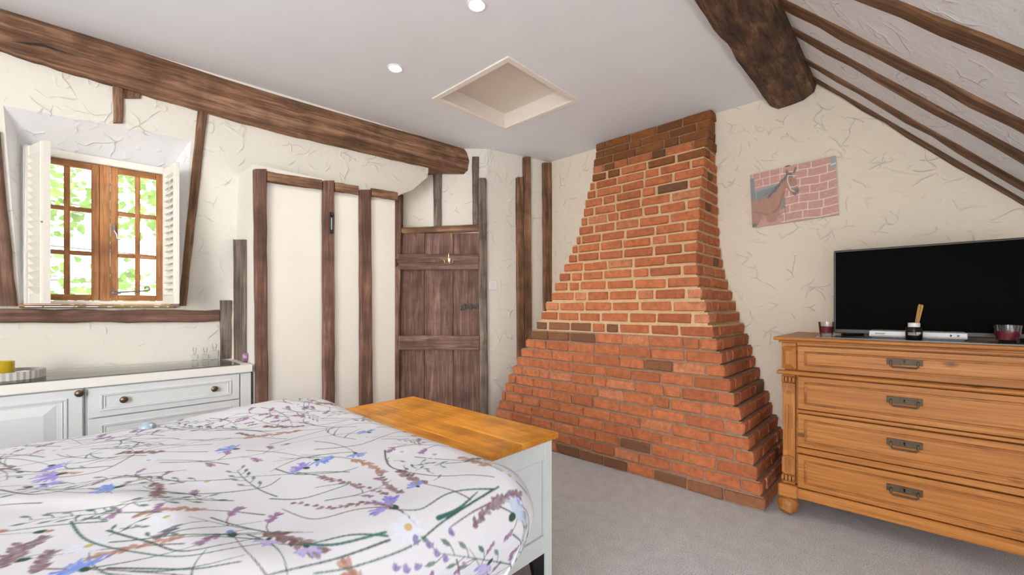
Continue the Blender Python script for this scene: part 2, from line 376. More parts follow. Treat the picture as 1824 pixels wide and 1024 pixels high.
# ------------------------------------------------------------------ timbers
def timber(name, a0, a1, b0, b1, nrm, thick, mat, label, cat='timber', seg=10, jit=0.002, sink=0.0, parent=None, bowfn=None, group=None):
    """timber between end edges a0-a1 (start) and b0-b1 (end); front face on those points raised by thick along nrm"""
    a0, a1, b0, b1, nrm = map(Vector, (a0, a1, b0, b1, nrm)); nrm.normalize()
    o = (a0 + a1) / 2; zax = ((b0 + b1) / 2 - o).normalized(); xax = (a1 - a0); xax = (xax - zax * xax.dot(zax)).normalized(); yax = zax.cross(xax)
    M = Matrix((( xax.x, yax.x, zax.x, o.x), (xax.y, yax.y, zax.y, o.y), (xax.z, yax.z, zax.z, o.z), (0, 0, 0, 1))); Mi = M.inverted()
    bm = nb(); rings = []; rnd = random.Random(hash((round(o.x, 3), round(o.y, 3), round(o.z, 3))) & 0xffff)
    ch = min(0.008, thick * .3)
    for i in range(seg + 1):
        t = i / seg; l = a0.lerp(b0, t); r = a1.lerp(b1, t); wv = (r - l).normalized()
        j = [rnd.uniform(-jit, jit) for _ in range(4)]
        sh = bowfn(t) if bowfn else Vector((0, 0, 0))
        th = thick + j[2]
        pts = [l - nrm * sink + wv * j[0], l + nrm * (th - ch) + wv * j[0], l + nrm * th + wv * (ch + j[0]),
               r + nrm * th + wv * (j[1] - ch), r + nrm * (th - ch) + wv * j[1], r - nrm * sink + wv * j[1]]
        rings.append([bm.verts.new(Mi @ (p + sh)) for p in pts])
    for A, B in zip(rings, rings[1:]):
        for k in range(6): bm.faces.new((A[k], A[(k + 1) % 6], B[(k + 1) % 6], B[k]))
    bm.faces.new(rings[0][::-1]); bm.faces.new(rings[-1])
    ob = obj(name, bm, mat, None, mw=M); adopt(ob, parent)
    if label: tag(ob, label, cat, group)
    return ob
wn = -W1n
def w1p(px, py, n=None):
    if n is None: s, n, z = w1lean(px, py)
    else: s, z = w1(px, py, n)
    return W1 @ Vector((s, n, z))
def t_w1(name, A, B, thick, mat, label, n=None, **k):
    """A, B = (x left, x right, y) or ((x,y),(x,y)) pixel edges on the window wall"""
    e = [((a[0], a[2]), (a[1], a[2])) if not isinstance(a[0], tuple) else a for a in (A, B)]
    return timber(name, w1p(*e[0][0], n), w1p(*e[0][1], n), w1p(*e[1][0], n), w1p(*e[1][1], n), wn, thick, mat, label, **k)

# long wall-plate beam under the ceiling
def beam_pts(px, py_t, py_b):
    pt = hit(px, py_t, W1 @ Vector((0, -0.225, 0)), W1n); pb = hit(px, py_b, W1 @ Vector((0, -0.225, 0)), W1n); return pt, pb
bmh = nb(); rows = []
prof = [(-60, -8, 66), (0, 12, 85), (100, 44, 118), (200, 76, 148), (300, 108, 177), (400, 141, 206), (500, 172, 233), (600, 201, 257), (700, 229, 281), (770, 248, 297), (843, 268, 312)]
bO = beam_pts(0, 12, 85)[0]; bE = beam_pts(843, 268, 312)[0]
bz = (bE - bO); bz.z = 0; bz.normalize(); bx = UP; by = bz.cross(bx)
BM = Matrix(((bx.x, by.x, bz.x, bO.x), (bx.y, by.y, bz.y, bO.y), (bx.z, by.z, bz.z, bO.z), (0, 0, 0, 1))); BMi = BM.inverted()
rnd = random.Random(3)
fine = []
for (x0, t0, b0), (x1, t1, b1) in zip(prof, prof[1:]):
    for k in range(4):
        f = k / 4; fine.append((x0 + (x1 - x0) * f, t0 + (t1 - t0) * f, b0 + (b1 - b0) * f))
fine.append(prof[-1])
for px, yt, yb in fine:
    pt, pb = beam_pts(px, yt, yb); pt.z = min(pt.z, CZ + .01)
    back = W1n * 0.26; j = rnd.uniform(-.004, .004); hgt = pt.z - pb.z
    ring = [pt + UP * .02 + W1n * .03, pt - UP * hgt * .12 + W1n * .004, pt - UP * hgt * .5 - W1n * (.012 + j), pb + UP * .03 - W1n * .004, pb + UP * j + W1n * .02, pb + W1n * .14 + UP * .004, pb + back, pt + back]
    rows.append([bmh.verts.new(BMi @ p) for p in ring])
for A, B in zip(rows, rows[1:]):
    for k in range(8): bmh.faces.new((A[k], A[(k + 1) % 8], B[(k + 1) % 8], B[k]))
bmh.faces.new(rows[0][::-1]); bmh.faces.new(rows[-1])
beam = obj('ceiling_beam', bmh, MT['timber_mid'], None, mw=BM); tag(beam, 'long brown oak beam under the ceiling above the window and closet', 'beam')
bm = nb()   # long shake (drying crack) in the beam, a dark sliver on its face
c0 = [(18, 73), (48, 77), (75, 79), (100, 88), (130, 98)]
up_ = []; lo_ = []
for i, (x, y) in enumerate(c0):
    p = hit(x, y, W1 @ Vector((0, -0.2405, 0)), W1n); wdt = (0.0005, .004, .006, .003, .0005)[i]
    up_.append(bm.verts.new(p + UP * wdt)); lo_.append(bm.verts.new(p - UP * wdt))
for i in range(4): bm.faces.new((up_[i], up_[i + 1], lo_[i + 1], lo_[i]))
o = obj('drying_crack', bm, MT['iron'], beam); o['label'] = 'dark drying crack'

t_w1('window_brace', (352, 370, 196), (318, 331, 545), 0.02, MT['timber_mid'], 'leaning brown brace timber right of the window', seg=12)
t_w1('window_brace', (-26, 0, 235), (-6, 31, 545), 0.025, MT['timber_dark'], 'dark leaning brace timber at the left edge beside the window', seg=12)
t_w1('wall_stud', (200, 220, 150), (202, 219, 220), 0.02, MT['timber_mid'], 'short brown stud hanging from the beam above the window', seg=5)
t_w1('timber_block', (220, 252, 160), (222, 250, 176), 0.015, MT['timber_mid'], 'small brown block beside the short stud under the beam', seg=3)
t_w1('sill_beam', ((-60, 550), (-60, 577)), ((390, 552), (390, 572)), 0.03, MT['timber_dark'], 'dark horizontal timber running below the window sill', n=0.0, seg=14, jit=.006)
t_w1('wall_stud', (391, 412, 535), (392, 412, 641), 0.03, MT['timber_grey'], 'short grey stud at the right end of the sill beam', n=0.0, seg=6)
# stud on the side of the closet bay
sA = lambda px, py: hit(px, py, (pA, 0, 0), (1, 0, 0))
timber('wall_stud', sA(420, 427), sA(440, 427), sA(421, 645), sA(440, 645), (-1, 0, 0), 0.015, MT['timber_grey'], 'taller grey stud standing on the cabinet top left of the closet', seg=8)
# closet posts and rail
def cp(px, py, y=YF): return on_y(px, py, y)
def t_cl(A, B, thick, mat, label, name='closet_post'):
    return timber(name, cp(A[0], A[2]), cp(A[1], A[2]), cp(B[0], B[2]), cp(B[1], B[2]), (0, -1, 0), thick, mat, label, seg=14)
t_cl((450, 472, 303), (455, 476, 790), 0.035, MT['timber_dark'], 'dark maroon post at the left end of the closet panels')
t_cl((573, 593, 323), (574, 594, 790), 0.03, MT['timber_dark'], 'dark post between the closet panels carrying an iron latch')
t_cl((638, 658, 339), (640, 662, 790), 0.03, MT['timber_dark'], 'dark post between the closet panels nearest the plank door')
crl = empty('closet_rail', cp(577, 330), 'brown head rail across the top of the closet panels', 'rail')
for xa, xb in ((473.5, 571.5), (594.5, 636.5), (659.5, 706)):      # sections let in between the posts
    f0, f1 = (xa - 449) / 257, (xb - 449) / 257
    timber('rail_section', cp(xa, 302 + 41 * f0), cp(xa, 321 + 36 * f0), cp(xb, 302 + 41 * f1), cp(xb, 321 + 36 * f1), (0, -1, 0), 0.022, MT['timber_mid'], None, seg=6, parent=crl)
lt = empty('door_latch', cp(586, 398, YF - .03), 'small dark iron latch plate on the middle closet post', 'latch')
Pz = cp(586, 398); hh = abs(cp(586, 379).z - cp(586, 416).z) / 2
bm = nb(); box(bm, Pz.x - .014, Pz.x + .014, YF - .0385, YF - .029, Pz.z - hh, Pz.z + hh, .003); obj('plate', bm, MT['iron'], lt)
bm = nb(); lathe(bm, [(0, 0), (.009, .001), (.009, .014), (0, .018)], (Pz.x, YF - .056, Pz.z + hh * .75), 12, axis='Y'); obj('thumb_knob', bm, MT['iron'], lt)
bm = nb(); box(bm, Pz.x - .005, Pz.x + .005, YF - .046, YF - .037, Pz.z - hh * .7, Pz.z + hh * .5, .002); obj('latch_bar', bm, MT['greyiron'], lt)

# door wall timbers
dr = empty('door_1', DM @ Vector((dw(785, 0)[0], -.03, 0)), 'dark brown ledged plank door with iron hinge and bolt', 'door', kind='structure')
def t_dw(name, A, B, thick, mat, label, parent=None, seg=12):
    P = lambda x, y: DM @ Vector((dw(x, y)[0], 0, dw(x, y)[1]))
    e = [((a[0], a[2]), (a[1], a[2])) if not isinstance(a[0], tuple) else a for a in (A, B)]
    return timber(name, P(*e[0][0]), P(*e[0][1]), P(*e[1][0]), P(*e[1][1]), -FW, thick, mat, label, seg=seg, parent=parent)
t_dw('door_jamb', (700, 719, 348), (703, 713, 766), 0.05, MT['timber_dark'], None, dr)
t_dw('door_jamb', (853, 866, 320), (856, 870, 766), 0.055, MT['timber_grey'], None, dr)
t_dw('door_head', ((716, 407), (716, 417)), ((853, 401), (853, 413)), 0.045, MT['timber_mid'], None, dr, seg=8)
t_dw('wall_stud', (772, 787, 306), (773, 787, 404), 0.02, MT['timber_grey'], 'short grey stud above the middle of the plank door', seg=5)
t_dw('wall_stud', (841, 853, 280), (842, 853, 401), 0.02, MT['timber_grey'], 'narrow stud under the beam end above the door', seg=6)
# corner wall posts
cP = lambda x, y: hit(x, y, CA, Cn)
def t_cw(A, B, thick, mat, label): return timber('corner_post', cP(A[0], A[2]), cP(A[1], A[2]), cP(B[0], B[2]), cP(B[1], B[2]), -Cn, thick, mat, label, seg=14)
t_cw((930.5, 943, 281), (932.5, 945, 645), 0.03, MT['timber_mid'], 'tall brown post left of the corner reaching the ceiling')
t_cw((918, 930, 317), (920, 932, 640), 0.035, MT['timber_mid'], 'shorter brown post joined to the left of the tall corner post')
t_cw((965, 980, 291), (967, 985, 560), 0.03, MT['timber_mid'], 'brown post in the corner beside the brick chimney')

# rafters on the sloping ceiling
SN = Vector((0, SLP, -1)).normalized()          # into the room
sP = lambda x, y: hit(x, y, (0, 0.465, 2.532), SN)
def rafter(A, B, thick, label, mat='rafter'):
    a0, a1, b0, b1 = sP(*A[0]), sP(*A[1]), sP(*B[0]), sP(*B[1])
    xa, xb = (a0.x + b0.x) / 2, (a1.x + b1.x) / 2
    yt, yb_ = 0.60, -1.3
    f = lambda e0, e1, y: e0.lerp(e1, (y - e0.y) / (e1.y - e0.y))
    return timber('rafter', f(a0, b0, yt), f(a1, b1, yt), f(a0, b0, yb_), f(a1, b1, yb_), SN, thick, MT[mat], label, cat='rafter', seg=20, jit=.004)
rafter(((1455, 146), (1461, 143)), ((1824, 366), (1824, 355)), 0.006, 'thin brown rafter along the chimney wall at the slope edge')
rafter(((1434, 110), (1438, 105)), ((1824, 337), (1824, 324)), 0.008, 'narrow rafter second from the chimney wall')
rafter(((1399, 50), (1405, 44)), ((1824, 287), (1824, 271)), 0.010, 'weathered rafter third from the chimney wall')
rafter(((1377, 4), (1390, -6)), ((1824, 235), (1824, 213)), 0.008, 'brown rafter fourth from the chimney wall')
rafter(((1545, 3), (1575, -10)), ((1824, 117), (1824, 88)), 0.010, 'wide rafter nearest the camera at the top right corner')
# big hewn purlin at the edge of the flat ceiling
bm = nb(); rows = []; rnd = random.Random(11); XB0, XB1 = -0.4, XW - 0.005
PM = Matrix(((0, 0, 1, 0), (1, 0, 0, .6), (0, 1, 0, 2.48), (0, 0, 0, 1))); PMi = PM.inverted()
for i in range(41):
    x = XB0 + (XB1 - XB0) * i / 40; k = mnoise.noise(Vector((x * 2.2, 0, 5))) * .02
    jj = [mnoise.noise(Vector((x * 6, a * 7.7, 1))) * .012 for a in range(7)]
    ring = [(.735 + k * .4, CZ + .02), (.735 + k * .5, CZ - .012 + jj[0] * .3), (.712 + jj[1], 2.462 + jj[0]), (.672 + jj[2], 2.428 + jj[3]), (.60 + jj[3], 2.432 + k + jj[5]), (.53 + jj[4], 2.44 + k), (.47 + jj[5] * .6, 2.472 + jj[6] * .6), (.452, 2.535), (.50, CZ + .05)]
    rows.append([bm.verts.new(PMi @ Vector((x, y, z))) for y, z in ring])
for A, B in zip(rows, rows[1:]):
    for k in range(9): bm.faces.new((A[k], A[(k + 1) % 9], B[(k + 1) % 9], B[k]))
bm.faces.new(rows[0][::-1]); bm.faces.new(rows[-1])
tag(obj('purlin_beam', bm, MT['purlin'], mw=PM), 'massive rough-hewn dark beam between flat ceiling and slope', 'beam')

# ------------------------------------------------------------------ loft hatch and downlights
ht = empty('loft_hatch', ((hx0 + hx1) / 2, (hy0 + hy1) / 2, CZ), 'square recessed cream loft hatch in the ceiling', 'loft hatch')
fw_ = 0.028
for a in ((hx0 - .01, hx1 + .01, hy0 - .01, hy0 + fw_), (hx0 - .01, hx1 + .01, hy1 - fw_, hy1 + .01), (hx0 - .01, hx0 + fw_, hy0 + fw_, hy1 - fw_), (hx1 - fw_, hx1 + .01, hy0 + fw_, hy1 - fw_)):
    bm = nb(); box(bm, *a, CZ - .008, CZ + .012, .002); obj('frame_strip', bm, MT['hatchpaint'], ht)
for a in ((hx0, hx1, hy0 - .012, hy0 + .012), (hx0, hx1, hy1 - .012, hy1 + .012), (hx0 - .012, hx0 + .012, hy0 + .012, hy1 - .012), (hx1 - .012, hx1 + .012, hy0 + .012, hy1 - .012)):
    bm = nb(); box(bm, *a, CZ + .012, CZ + .115); obj('lining_board', bm, MT['hatchpaint'], ht)
bm = nb(); box(bm, hx0 - .012, hx1 + .012, hy0 - .012, hy1 + .012, CZ + .115, CZ + .13); o = obj('hatch_panel', bm, MT['hatchboard'], ht); o['label'] = 'beige hatch lid'
for (px, py), lb in (((849, 8), 'round recessed downlight at the top edge of the ceiling'), ((704, 121), 'round recessed downlight left of the loft hatch')):
    p = on_z(px, py, CZ); d = empty('downlight', p, lb, 'ceiling light', 'recessed ceiling downlights')
    bm = nb(); lathe(bm, [(.034, 0), (.046, 0), (.046, -.004), (.040, -.007), (.034, -.004), (.034, 0)], p, 32); obj('rim', bm, MT['white'], d, True)
    bm = nb(); lathe(bm, [(.034, -.003), (0, -.003)], p, 32); obj('lamp', bm, MT['lamp'], d)
    sl = bpy.data.lights.new('downlight_beam', 'SPOT'); sl.energy = 12; sl.spot_size = 2.4; sl.spot_blend = 1; sl.color = (1, .94, .84); sl.shadow_soft_size = .04
    so = bpy.data.objects.new('downlight_beam', sl); COL.objects.link(so); so.location = p - UP * .02; adopt(so, d)

# ------------------------------------------------------------------ window, shutters, outside
win = empty('window_1', W1 @ Vector(((fs0 + fs1) / 2, 0, fz0)), kind='structure', label='brown wooden cottage window with two six-pane casements', cat='window')
def wbox(name, s0, s1, n0, n1, z0, z1, mat, parent, bev=.003, grain=None):
    bm = nb()
    if grain == 'h':   # local Z of object along s
        R = W1 @ Matrix.Translation((s0, (n0 + n1) / 2, (z0 + z1) / 2)) @ Matrix.Rotation(math.pi / 2, 4, 'Y')
        box(bm, -(z1 - z0) / 2, (z1 - z0) / 2, -(n1 - n0) / 2, (n1 - n0) / 2, 0, s1 - s0, bev)
    else:
        R = W1 @ Matrix.Translation(((s0 + s1) / 2, (n0 + n1) / 2, z0))
        box(bm, -(s1 - s0) / 2, (s1 - s0) / 2, -(n1 - n0) / 2, (n1 - n0) / 2, 0, z1 - z0, bev)
    return obj(name, bm, mat, parent, mw=R)
fr = .022
for nm, a in (('frame_side', (fs0, fs0 + fr, fz0, fz1)), ('frame_side', (fs1 - fr, fs1, fz0, fz1))): wbox(nm, a[0], a[1], -.005, .05, a[2], a[3], MT['cream'], win)
wbox('frame_head', fs0 + fr, fs1 - fr, -.005, .05, fz1 - .04, fz1, MT['cream'], win)
wbox('frame_foot', fs0 + fr, fs1 - fr, -.005, .05, fz0, fz0 + .02, MT['cream'], win)
wbox('sill_board', fs0 - .015, fs1 + .03, -.045, .05, fz0 - .012, fz0 - .001, MT['window_wood'], win, grain='h')
wbox('sill_packer', fs0 - .015, fs1 + .03, -.035, .03, zb - .001, fz0 - .013, MT['timber_grey'], win, grain='h')
WN = 0.025
ms0 = w1(178, 420, WN)[0]; ms1 = w1(196, 420, WN)[0]
wz0, wz1 = fz0 + .02, fz1 - .04
wbox('mullion', ms0, ms1, .005, .05, wz0, wz1, MT['window_wood'], win)
def sash(s0, s1, label):
    sa = empty('casement', W1 @ Vector((s0, WN, wz0)), label); adopt(sa, win)
    e = .034; b = .024; z0, z1 = wz0 + .002, wz1 - .002
    for a in ((s0, s0 + e), (s1 - e, s1)): wbox('stile', a[0], a[1], .012, .045, z0, z1, MT['window_wood'], sa)
    for a in ((z0, z0 + e), (z1 - e, z1)): wbox('rail', s0 + e, s1 - e, .012, .045, a[0], a[1], MT['window_wood'], sa, grain='h')
    mid = (s0 + s1) / 2
    wbox('glazing_bar', mid - b / 2, mid + b / 2, .014, .042, z0 + e, z1 - e, MT['window_wood'], sa)
    ph = (z1 - z0 - 2 * e - 2 * b) / 3
    for k in (1, 2):
        zz = z0 + e + k * ph + (k - 1) * b
        for h0, h1 in ((s0 + e, mid - b / 2), (mid + b / 2, s1 - e)): wbox('glazing_bar', h0, h1, .015, .041, zz, zz + b, MT['window_wood'], sa, grain='h')
    for k in range(3):
        zz = z0 + e + k * (ph + b)
        for h0, h1 in ((s0 + e, mid - b / 2), (mid + b / 2, s1 - e)): wbox('pane', h0, h1, .027, .031, zz, zz + ph, MT['pane'], sa, 0)
    return sa
sash(fs0 + fr + .002, ms0 - .001, 'left casement'); sR = sash(ms1 + .001, fs1 - fr - .002, 'right casement')
# curly iron fastener and stay
hs, hz = w1(203, 408, 0.01)
bm = nb(); box(bm, hs - .007, hs + .007, .002, .012, hz - .012, hz + .022, .002, M=W1); tube(bm, [W1 @ Vector((hs + .001 + .024 * (1 - math.cos(t)) * .5 + (.006 * math.sin(t * 2)), -.004, hz - .01 - .05 * math.sin(t / 2.1))) for t in [i * .42 for i in range(10)]], .0035, 6)
o = obj('fastener', bm, MT['greyiron'], win, True); o['label'] = 'curled grey iron fastener'
a_ = w1(203, 521, 0.0); b_ = w1(262, 518, 0.0)
bm = nb(); tube(bm, [W1 @ Vector((a_[0] + (b_[0] - a_[0]) * t, -.006, a_[1] + (b_[1] - a_[1]) * t)) for t in (0, .25, .5, .75, 1)] + [W1 @ Vector((b_[0] + .012 * math.sin(t), -.006, b_[1] + .012 - .012 * math.cos(t))) for t in (.8, 1.8, 2.8, 3.8, 4.8)], .0045, 6)
box(bm, a_[0] - .01, a_[0] + .03, -.008, .006, a_[1] - .008, a_[1] + .006, .002, M=W1)
o = obj('casement_stay', bm, MT['greyiron'], win, True); o['label'] = 'curled grey iron stay'
# shutters, opened into the room
def shutter(hinge, free, z0, z1, label, face):
    h = Vector(hinge); f = Vector(free); xa = (f - h); wd = xa.length; xa.normalize(); ya = Vector((-xa.y, xa.x, 0)) * face
    M = Matrix(((xa.x, ya.x, 0, h.x), (xa.y, ya.y, 0, h.y), (0, 0, 1, z0), (0, 0, 0, 1))); H = z1 - z0
    r = empty('window_shutter', (h.x, h.y, z0), label, 'shutter', 'open window shutters')
    st = .038
    for a in ((0, st), (wd - st, wd)):
        bm = nb(); box(bm, a[0], a[1], -.011, .011, 0, H, .002, M=M); obj('stile', bm, MT['cream'], r)
    for a in ((0, .05), (H - .05, H)):
        bm = nb(); box(bm, st, wd - st, -.010, .010, a[0], a[1], .001, M=M); obj('rail', bm, MT['cream'], r)
    n = 19
    for k in range(n):
        zc = .05 + (H - .1) * (k + .5) / n
        R = M @ Matrix.Translation((0, 0, zc)) @ Matrix.Rotation(math.radians(52), 4, 'X')
        bm = nb(); box(bm, st, wd - st, -.022, .022, -.003, .003, 0, M=R); obj('louvre_slat', bm, MT['cream'], r)
    for zc in (.1, H - .1):
        bm = nb(); lathe(bm, [(.006, -.03), (.006, .03)], (0, 0, zc), 10, M=M); obj('hinge', bm, MT['greyiron'], r)
    bm = nb(); lathe(bm, [(.005, 0), (.004, .006), (0, .008)], (wd - .015, .011, H * .5), 10, M=M, axis='Y'); obj('pull_knob', bm, MT['greyiron'], r)
szb, szt = fz0 + .004, fz1 - .02
hl = W1 @ Vector((fs0 + .018, -.018, 0)); shutter((hl.x, hl.y, 0), (hl.x + .066, hl.y - .215, 0), szb, szt, 'cream louvred shutter swung open left of the window', -1)
hr = W1 @ Vector((fs1 - .018, -.018, 0)); shutter((hr.x, hr.y, 0), (hr.x + .022, hr.y - .245, 0), szb, szt, 'cream louvred shutter folded open right of the window', 1)
# tree outside: leafy branches
bm = nb(); rnd = random.Random(5)
tr = empty('garden_tree', (-2.6, 6.4, -2.6), 'leafy green tree outside the window', 'tree')
br = nb(); tube(br, [(-2.6, 6.4, -2.6), (-2.5, 6.4, 0), (-2.4, 6.3, 1.6), (-2.2, 6.2, 3.4)], [.12, .1, .06, .02]); 
cl = []
for i in range(60):
    c = Vector((rnd.uniform(-1.6, 1.9), rnd.uniform(5.0, 6.6), rnd.uniform(.6, 3.0))); cl.append(c)
    if i % 5 == 0: tube(br, [(-2.4, 6.3, c.z * .6), ((c.x - 2.4) / 2, (c.y + 6.3) / 2, c.z + .1), c], [.012, .008, .003], 5)
obj('branches', br, MT['bark'], tr)
for c in cl:
    for k in range(50):
        p = c + Vector((rnd.gauss(0, .17), rnd.gauss(0, .15), rnd.gauss(0, .13))); a = rnd.uniform(0, 6.28); s = rnd.uniform(.04, .085)
        d = Vector((math.cos(a), rnd.uniform(-.4, .4), math.sin(a) * .6 - .3)).normalized() * s; e = d.cross(Vector((rnd.uniform(-.5, .5), 1, rnd.uniform(-.5, .5)))).normalized() * s * .42
        poly(bm, [p, p + d * .35 + e, p + d * .75 + e * .6, p + d * 1.2, p + d * .75 - e * .6, p + d * .35 - e])
tag(obj('foliage', bm, MT['leaf'], tr), kind='stuff')

# ------------------------------------------------------------------ plank door
def dbox(name, x0, x1, y0, y1, z0, z1, mat, parent, bev=.003, horiz=False):
    bm = nb()
    if horiz:
        M = DM @ Matrix.Translation((x0, (y0 + y1) / 2, (z0 + z1) / 2)) @ Matrix.Rotation(math.pi / 2, 4, 'Y')
        box(bm, -(z1 - z0) / 2, (z1 - z0) / 2, -(y1 - y0) / 2, (y1 - y0) / 2, 0, x1 - x0, bev)
    else:
        M = DM @ Matrix.Translation(((x0 + x1) / 2, (y0 + y1) / 2, z0)); box(bm, -(x1 - x0) / 2, (x1 - x0) / 2, -(y1 - y0) / 2, (y1 - y0) / 2, 0, z1 - z0, bev)
    return obj(name, bm, mat, parent, mw=M)
zt = dw(0, 416)[1]
for xa, xb in ((713, 757), (757.6, 808), (808.6, 856)): dbox('door_board', dw(xa, 0)[0], dw(xb, 0)[0], -.03, -.004, .012, zt, MT['door'], dr)
dbox('door_ledge', dw(712, 0)[0], dw(854, 0)[0], -.058, -.03, dw(0, 481)[1], dw(0, 454)[1], MT['door'], dr, .006, True)
dbox('door_ledge', dw(713, 0)[0], dw(855, 0)[0], -.058, -.03, dw(0, 622)[1], dw(0, 597)[1], MT['door'], dr, .006, True)
hb = dbox('strap_hinge', dw(706, 0)[0], dw(780, 0)[0], -.068, -.058, dw(0, 469)[1], dw(0, 462)[1], MT['timber_dark'], dr, .002, True); hb['label'] = 'long painted strap hinge with arrow tip'
bm = nb(); x_, z_ = dw(780, 465); prism(bm, [DM @ Vector(p) for p in ((x_, -.066, z_ + .03), (x_ + .055, -.066, z_), (x_, -.066, z_ - .03), (x_ + .012, -.066, z_))], FW * .006); obj('hinge_tip', bm, MT['timber_dark'], hb)
x_, z_ = dw(708, 470); bm = nb(); lathe(bm, [(.012, -.03), (.012, .03)], (x_, -.065, z_), 12, M=DM); obj('hinge_knuckle', bm, MT['timber_dark'], hb)
bo = dbox('bolt', dw(822, 0)[0], dw(862, 0)[0], -.046, -.036, dw(0, 548)[1], dw(0, 544)[1], MT['iron'], dr, .002, True); bo['label'] = 'black iron sliding bolt'
for xx in (826, 838, 850): dbox('bolt_staple', dw(xx, 0)[0], dw(xx + 4, 0)[0], -.05, -.03, dw(0, 551)[1], dw(0, 541)[1], MT['iron'], bo, .001)
x_, z_ = dw(823, 550); bm = nb(); tube(bm, [DM @ Vector((x_, -.05, z_)), DM @ Vector((x_, -.065, z_)), DM @ Vector((x_, -.067, z_ - .02))], .004, 6); obj('bolt_handle', bm, MT['iron'], bo)
hk = empty('coat_hook', DM @ Vector((dw(802, 0)[0], -.06, dw(0, 464)[1])), 'small brass double coat hook on the door ledge', 'hook')
x_, z_ = dw(802, 466)
bm = nb(); box(bm, x_ - .009, x_ + .009, -.062, -.058, z_ - .02, z_ + .03, .002, M=DM); obj('back_plate', bm, MT['brass'], hk)
bm = nb(); tube(bm, [DM @ Vector(p) for p in ((x_, -.06, z_ + .02), (x_, -.085, z_ + .03), (x_, -.09, z_ + .055), (x_, -.085, z_ + .068))], .004, 8); obj('upper_hook', bm, MT['brass'], hk, True)
for sg in (-1, 1):
    bm = nb(); tube(bm, [DM @ Vector(p) for p in ((x_, -.06, z_ - .005), (x_ + sg * .012, -.085, z_ - .025), (x_ + sg * .032, -.092, z_ - .022), (x_ + sg * .04, -.092, z_ + .004))], .004, 8); obj('lower_hook', bm, MT['brass'], hk, True)
# light switch on the corner wall
p = cP(877, 508); sx = (CB - CA).normalized(); SM = Matrix(((sx.x, Cn.x, 0, p.x), (sx.y, Cn.y, 0, p.y), (0, 0, 1, p.z), (0, 0, 0, 1)))
sw = empty('light_switch', p, 'white square light switch on the wall right of the door', 'switch')
bm = nb(); box(bm, -.043, .043, -.010, 0, -.043, .043, .003, M=SM); obj('plate', bm, MT['white'], sw)
bm = nb(); box(bm, -.012, .012, -.014, -.010, -.016, .016, .002, M=SM); obj('rocker', bm, MT['white'], sw)

# ------------------------------------------------------------------ brick chimney
def interp(tab, z):
    for (z0, a), (z1, b) in zip(tab, tab[1:]):
        if z <= z1: return a + (b - a) * max(0, (z - z0)) / (z1 - z0)
    return tab[-1][1]
XF = [(0, 2.607), (.6, 2.64), (1.08, 2.672), (1.28, 2.72), (1.45, 2.80), (1.64, 2.90), (1.98, 2.99), (2.28, 3.13), (2.53, 3.24)]
YR = [(0, .575), (.275, .645), (.47, .71), (.744, .805), (1.05, .90), (1.30, .985), (1.5, 1.025), (1.7, 1.04), (2.53, 1.065)]
YL = [(0, 2.73), (.22, 2.64), (.47, 2.53), (.74, 2.385), (.98, 2.22), (1.22, 2.10), (1.48, 2.035), (1.91, 1.985), (2.2, 1.985), (2.53, 2.03)]
chim = empty('brick_chimney', (2.95, 1.7, 0), 'flared orange brick chimney breast tapering up to the ceiling', 'chimney')
rb = random.Random(21)
def brick_mesh(lx, ly, lz, seed):
    bm = nb(); r = random.Random(seed); box(bm, -lx / 2, lx / 2, -ly / 2, ly / 2, -lz / 2, lz / 2, .006)
    for v in bm.verts: v.co += Vector((r.uniform(-.004, .004), r.uniform(-.004, .004), r.uniform(-.0032, .0032)))
    bmesh.ops.recalc_face_normals(bm, faces=bm.faces[:])
    me = bpy.data.meshes.new('brick'); bm.to_mesh(me); bm.free(); return me
BH = .0625; CH = 2.525 / 33
proto = {}
for kind in ('brick', 'brick_soot', 'brick_dark'):
    for ln in (.215, .105):
        for v in range(4):
            me = brick_mesh(.10, ln, BH, v * 7 + int(ln * 1000)); me.materials.append(MT[kind]); proto[(kind, ln, v)] = me
blist = []
def place_brick(c, length, along, kind):
    ln = .215 if length > .15 else .105
    blist.append((Vector(c), length, ln, along, kind, .90 if .93 < c[2] < 2.2 else 1.0))
mort = {'pale': nb(), 'brown': nb(), 'top': nb()}
MT['mortar_top'] = MT['mortar_brown']
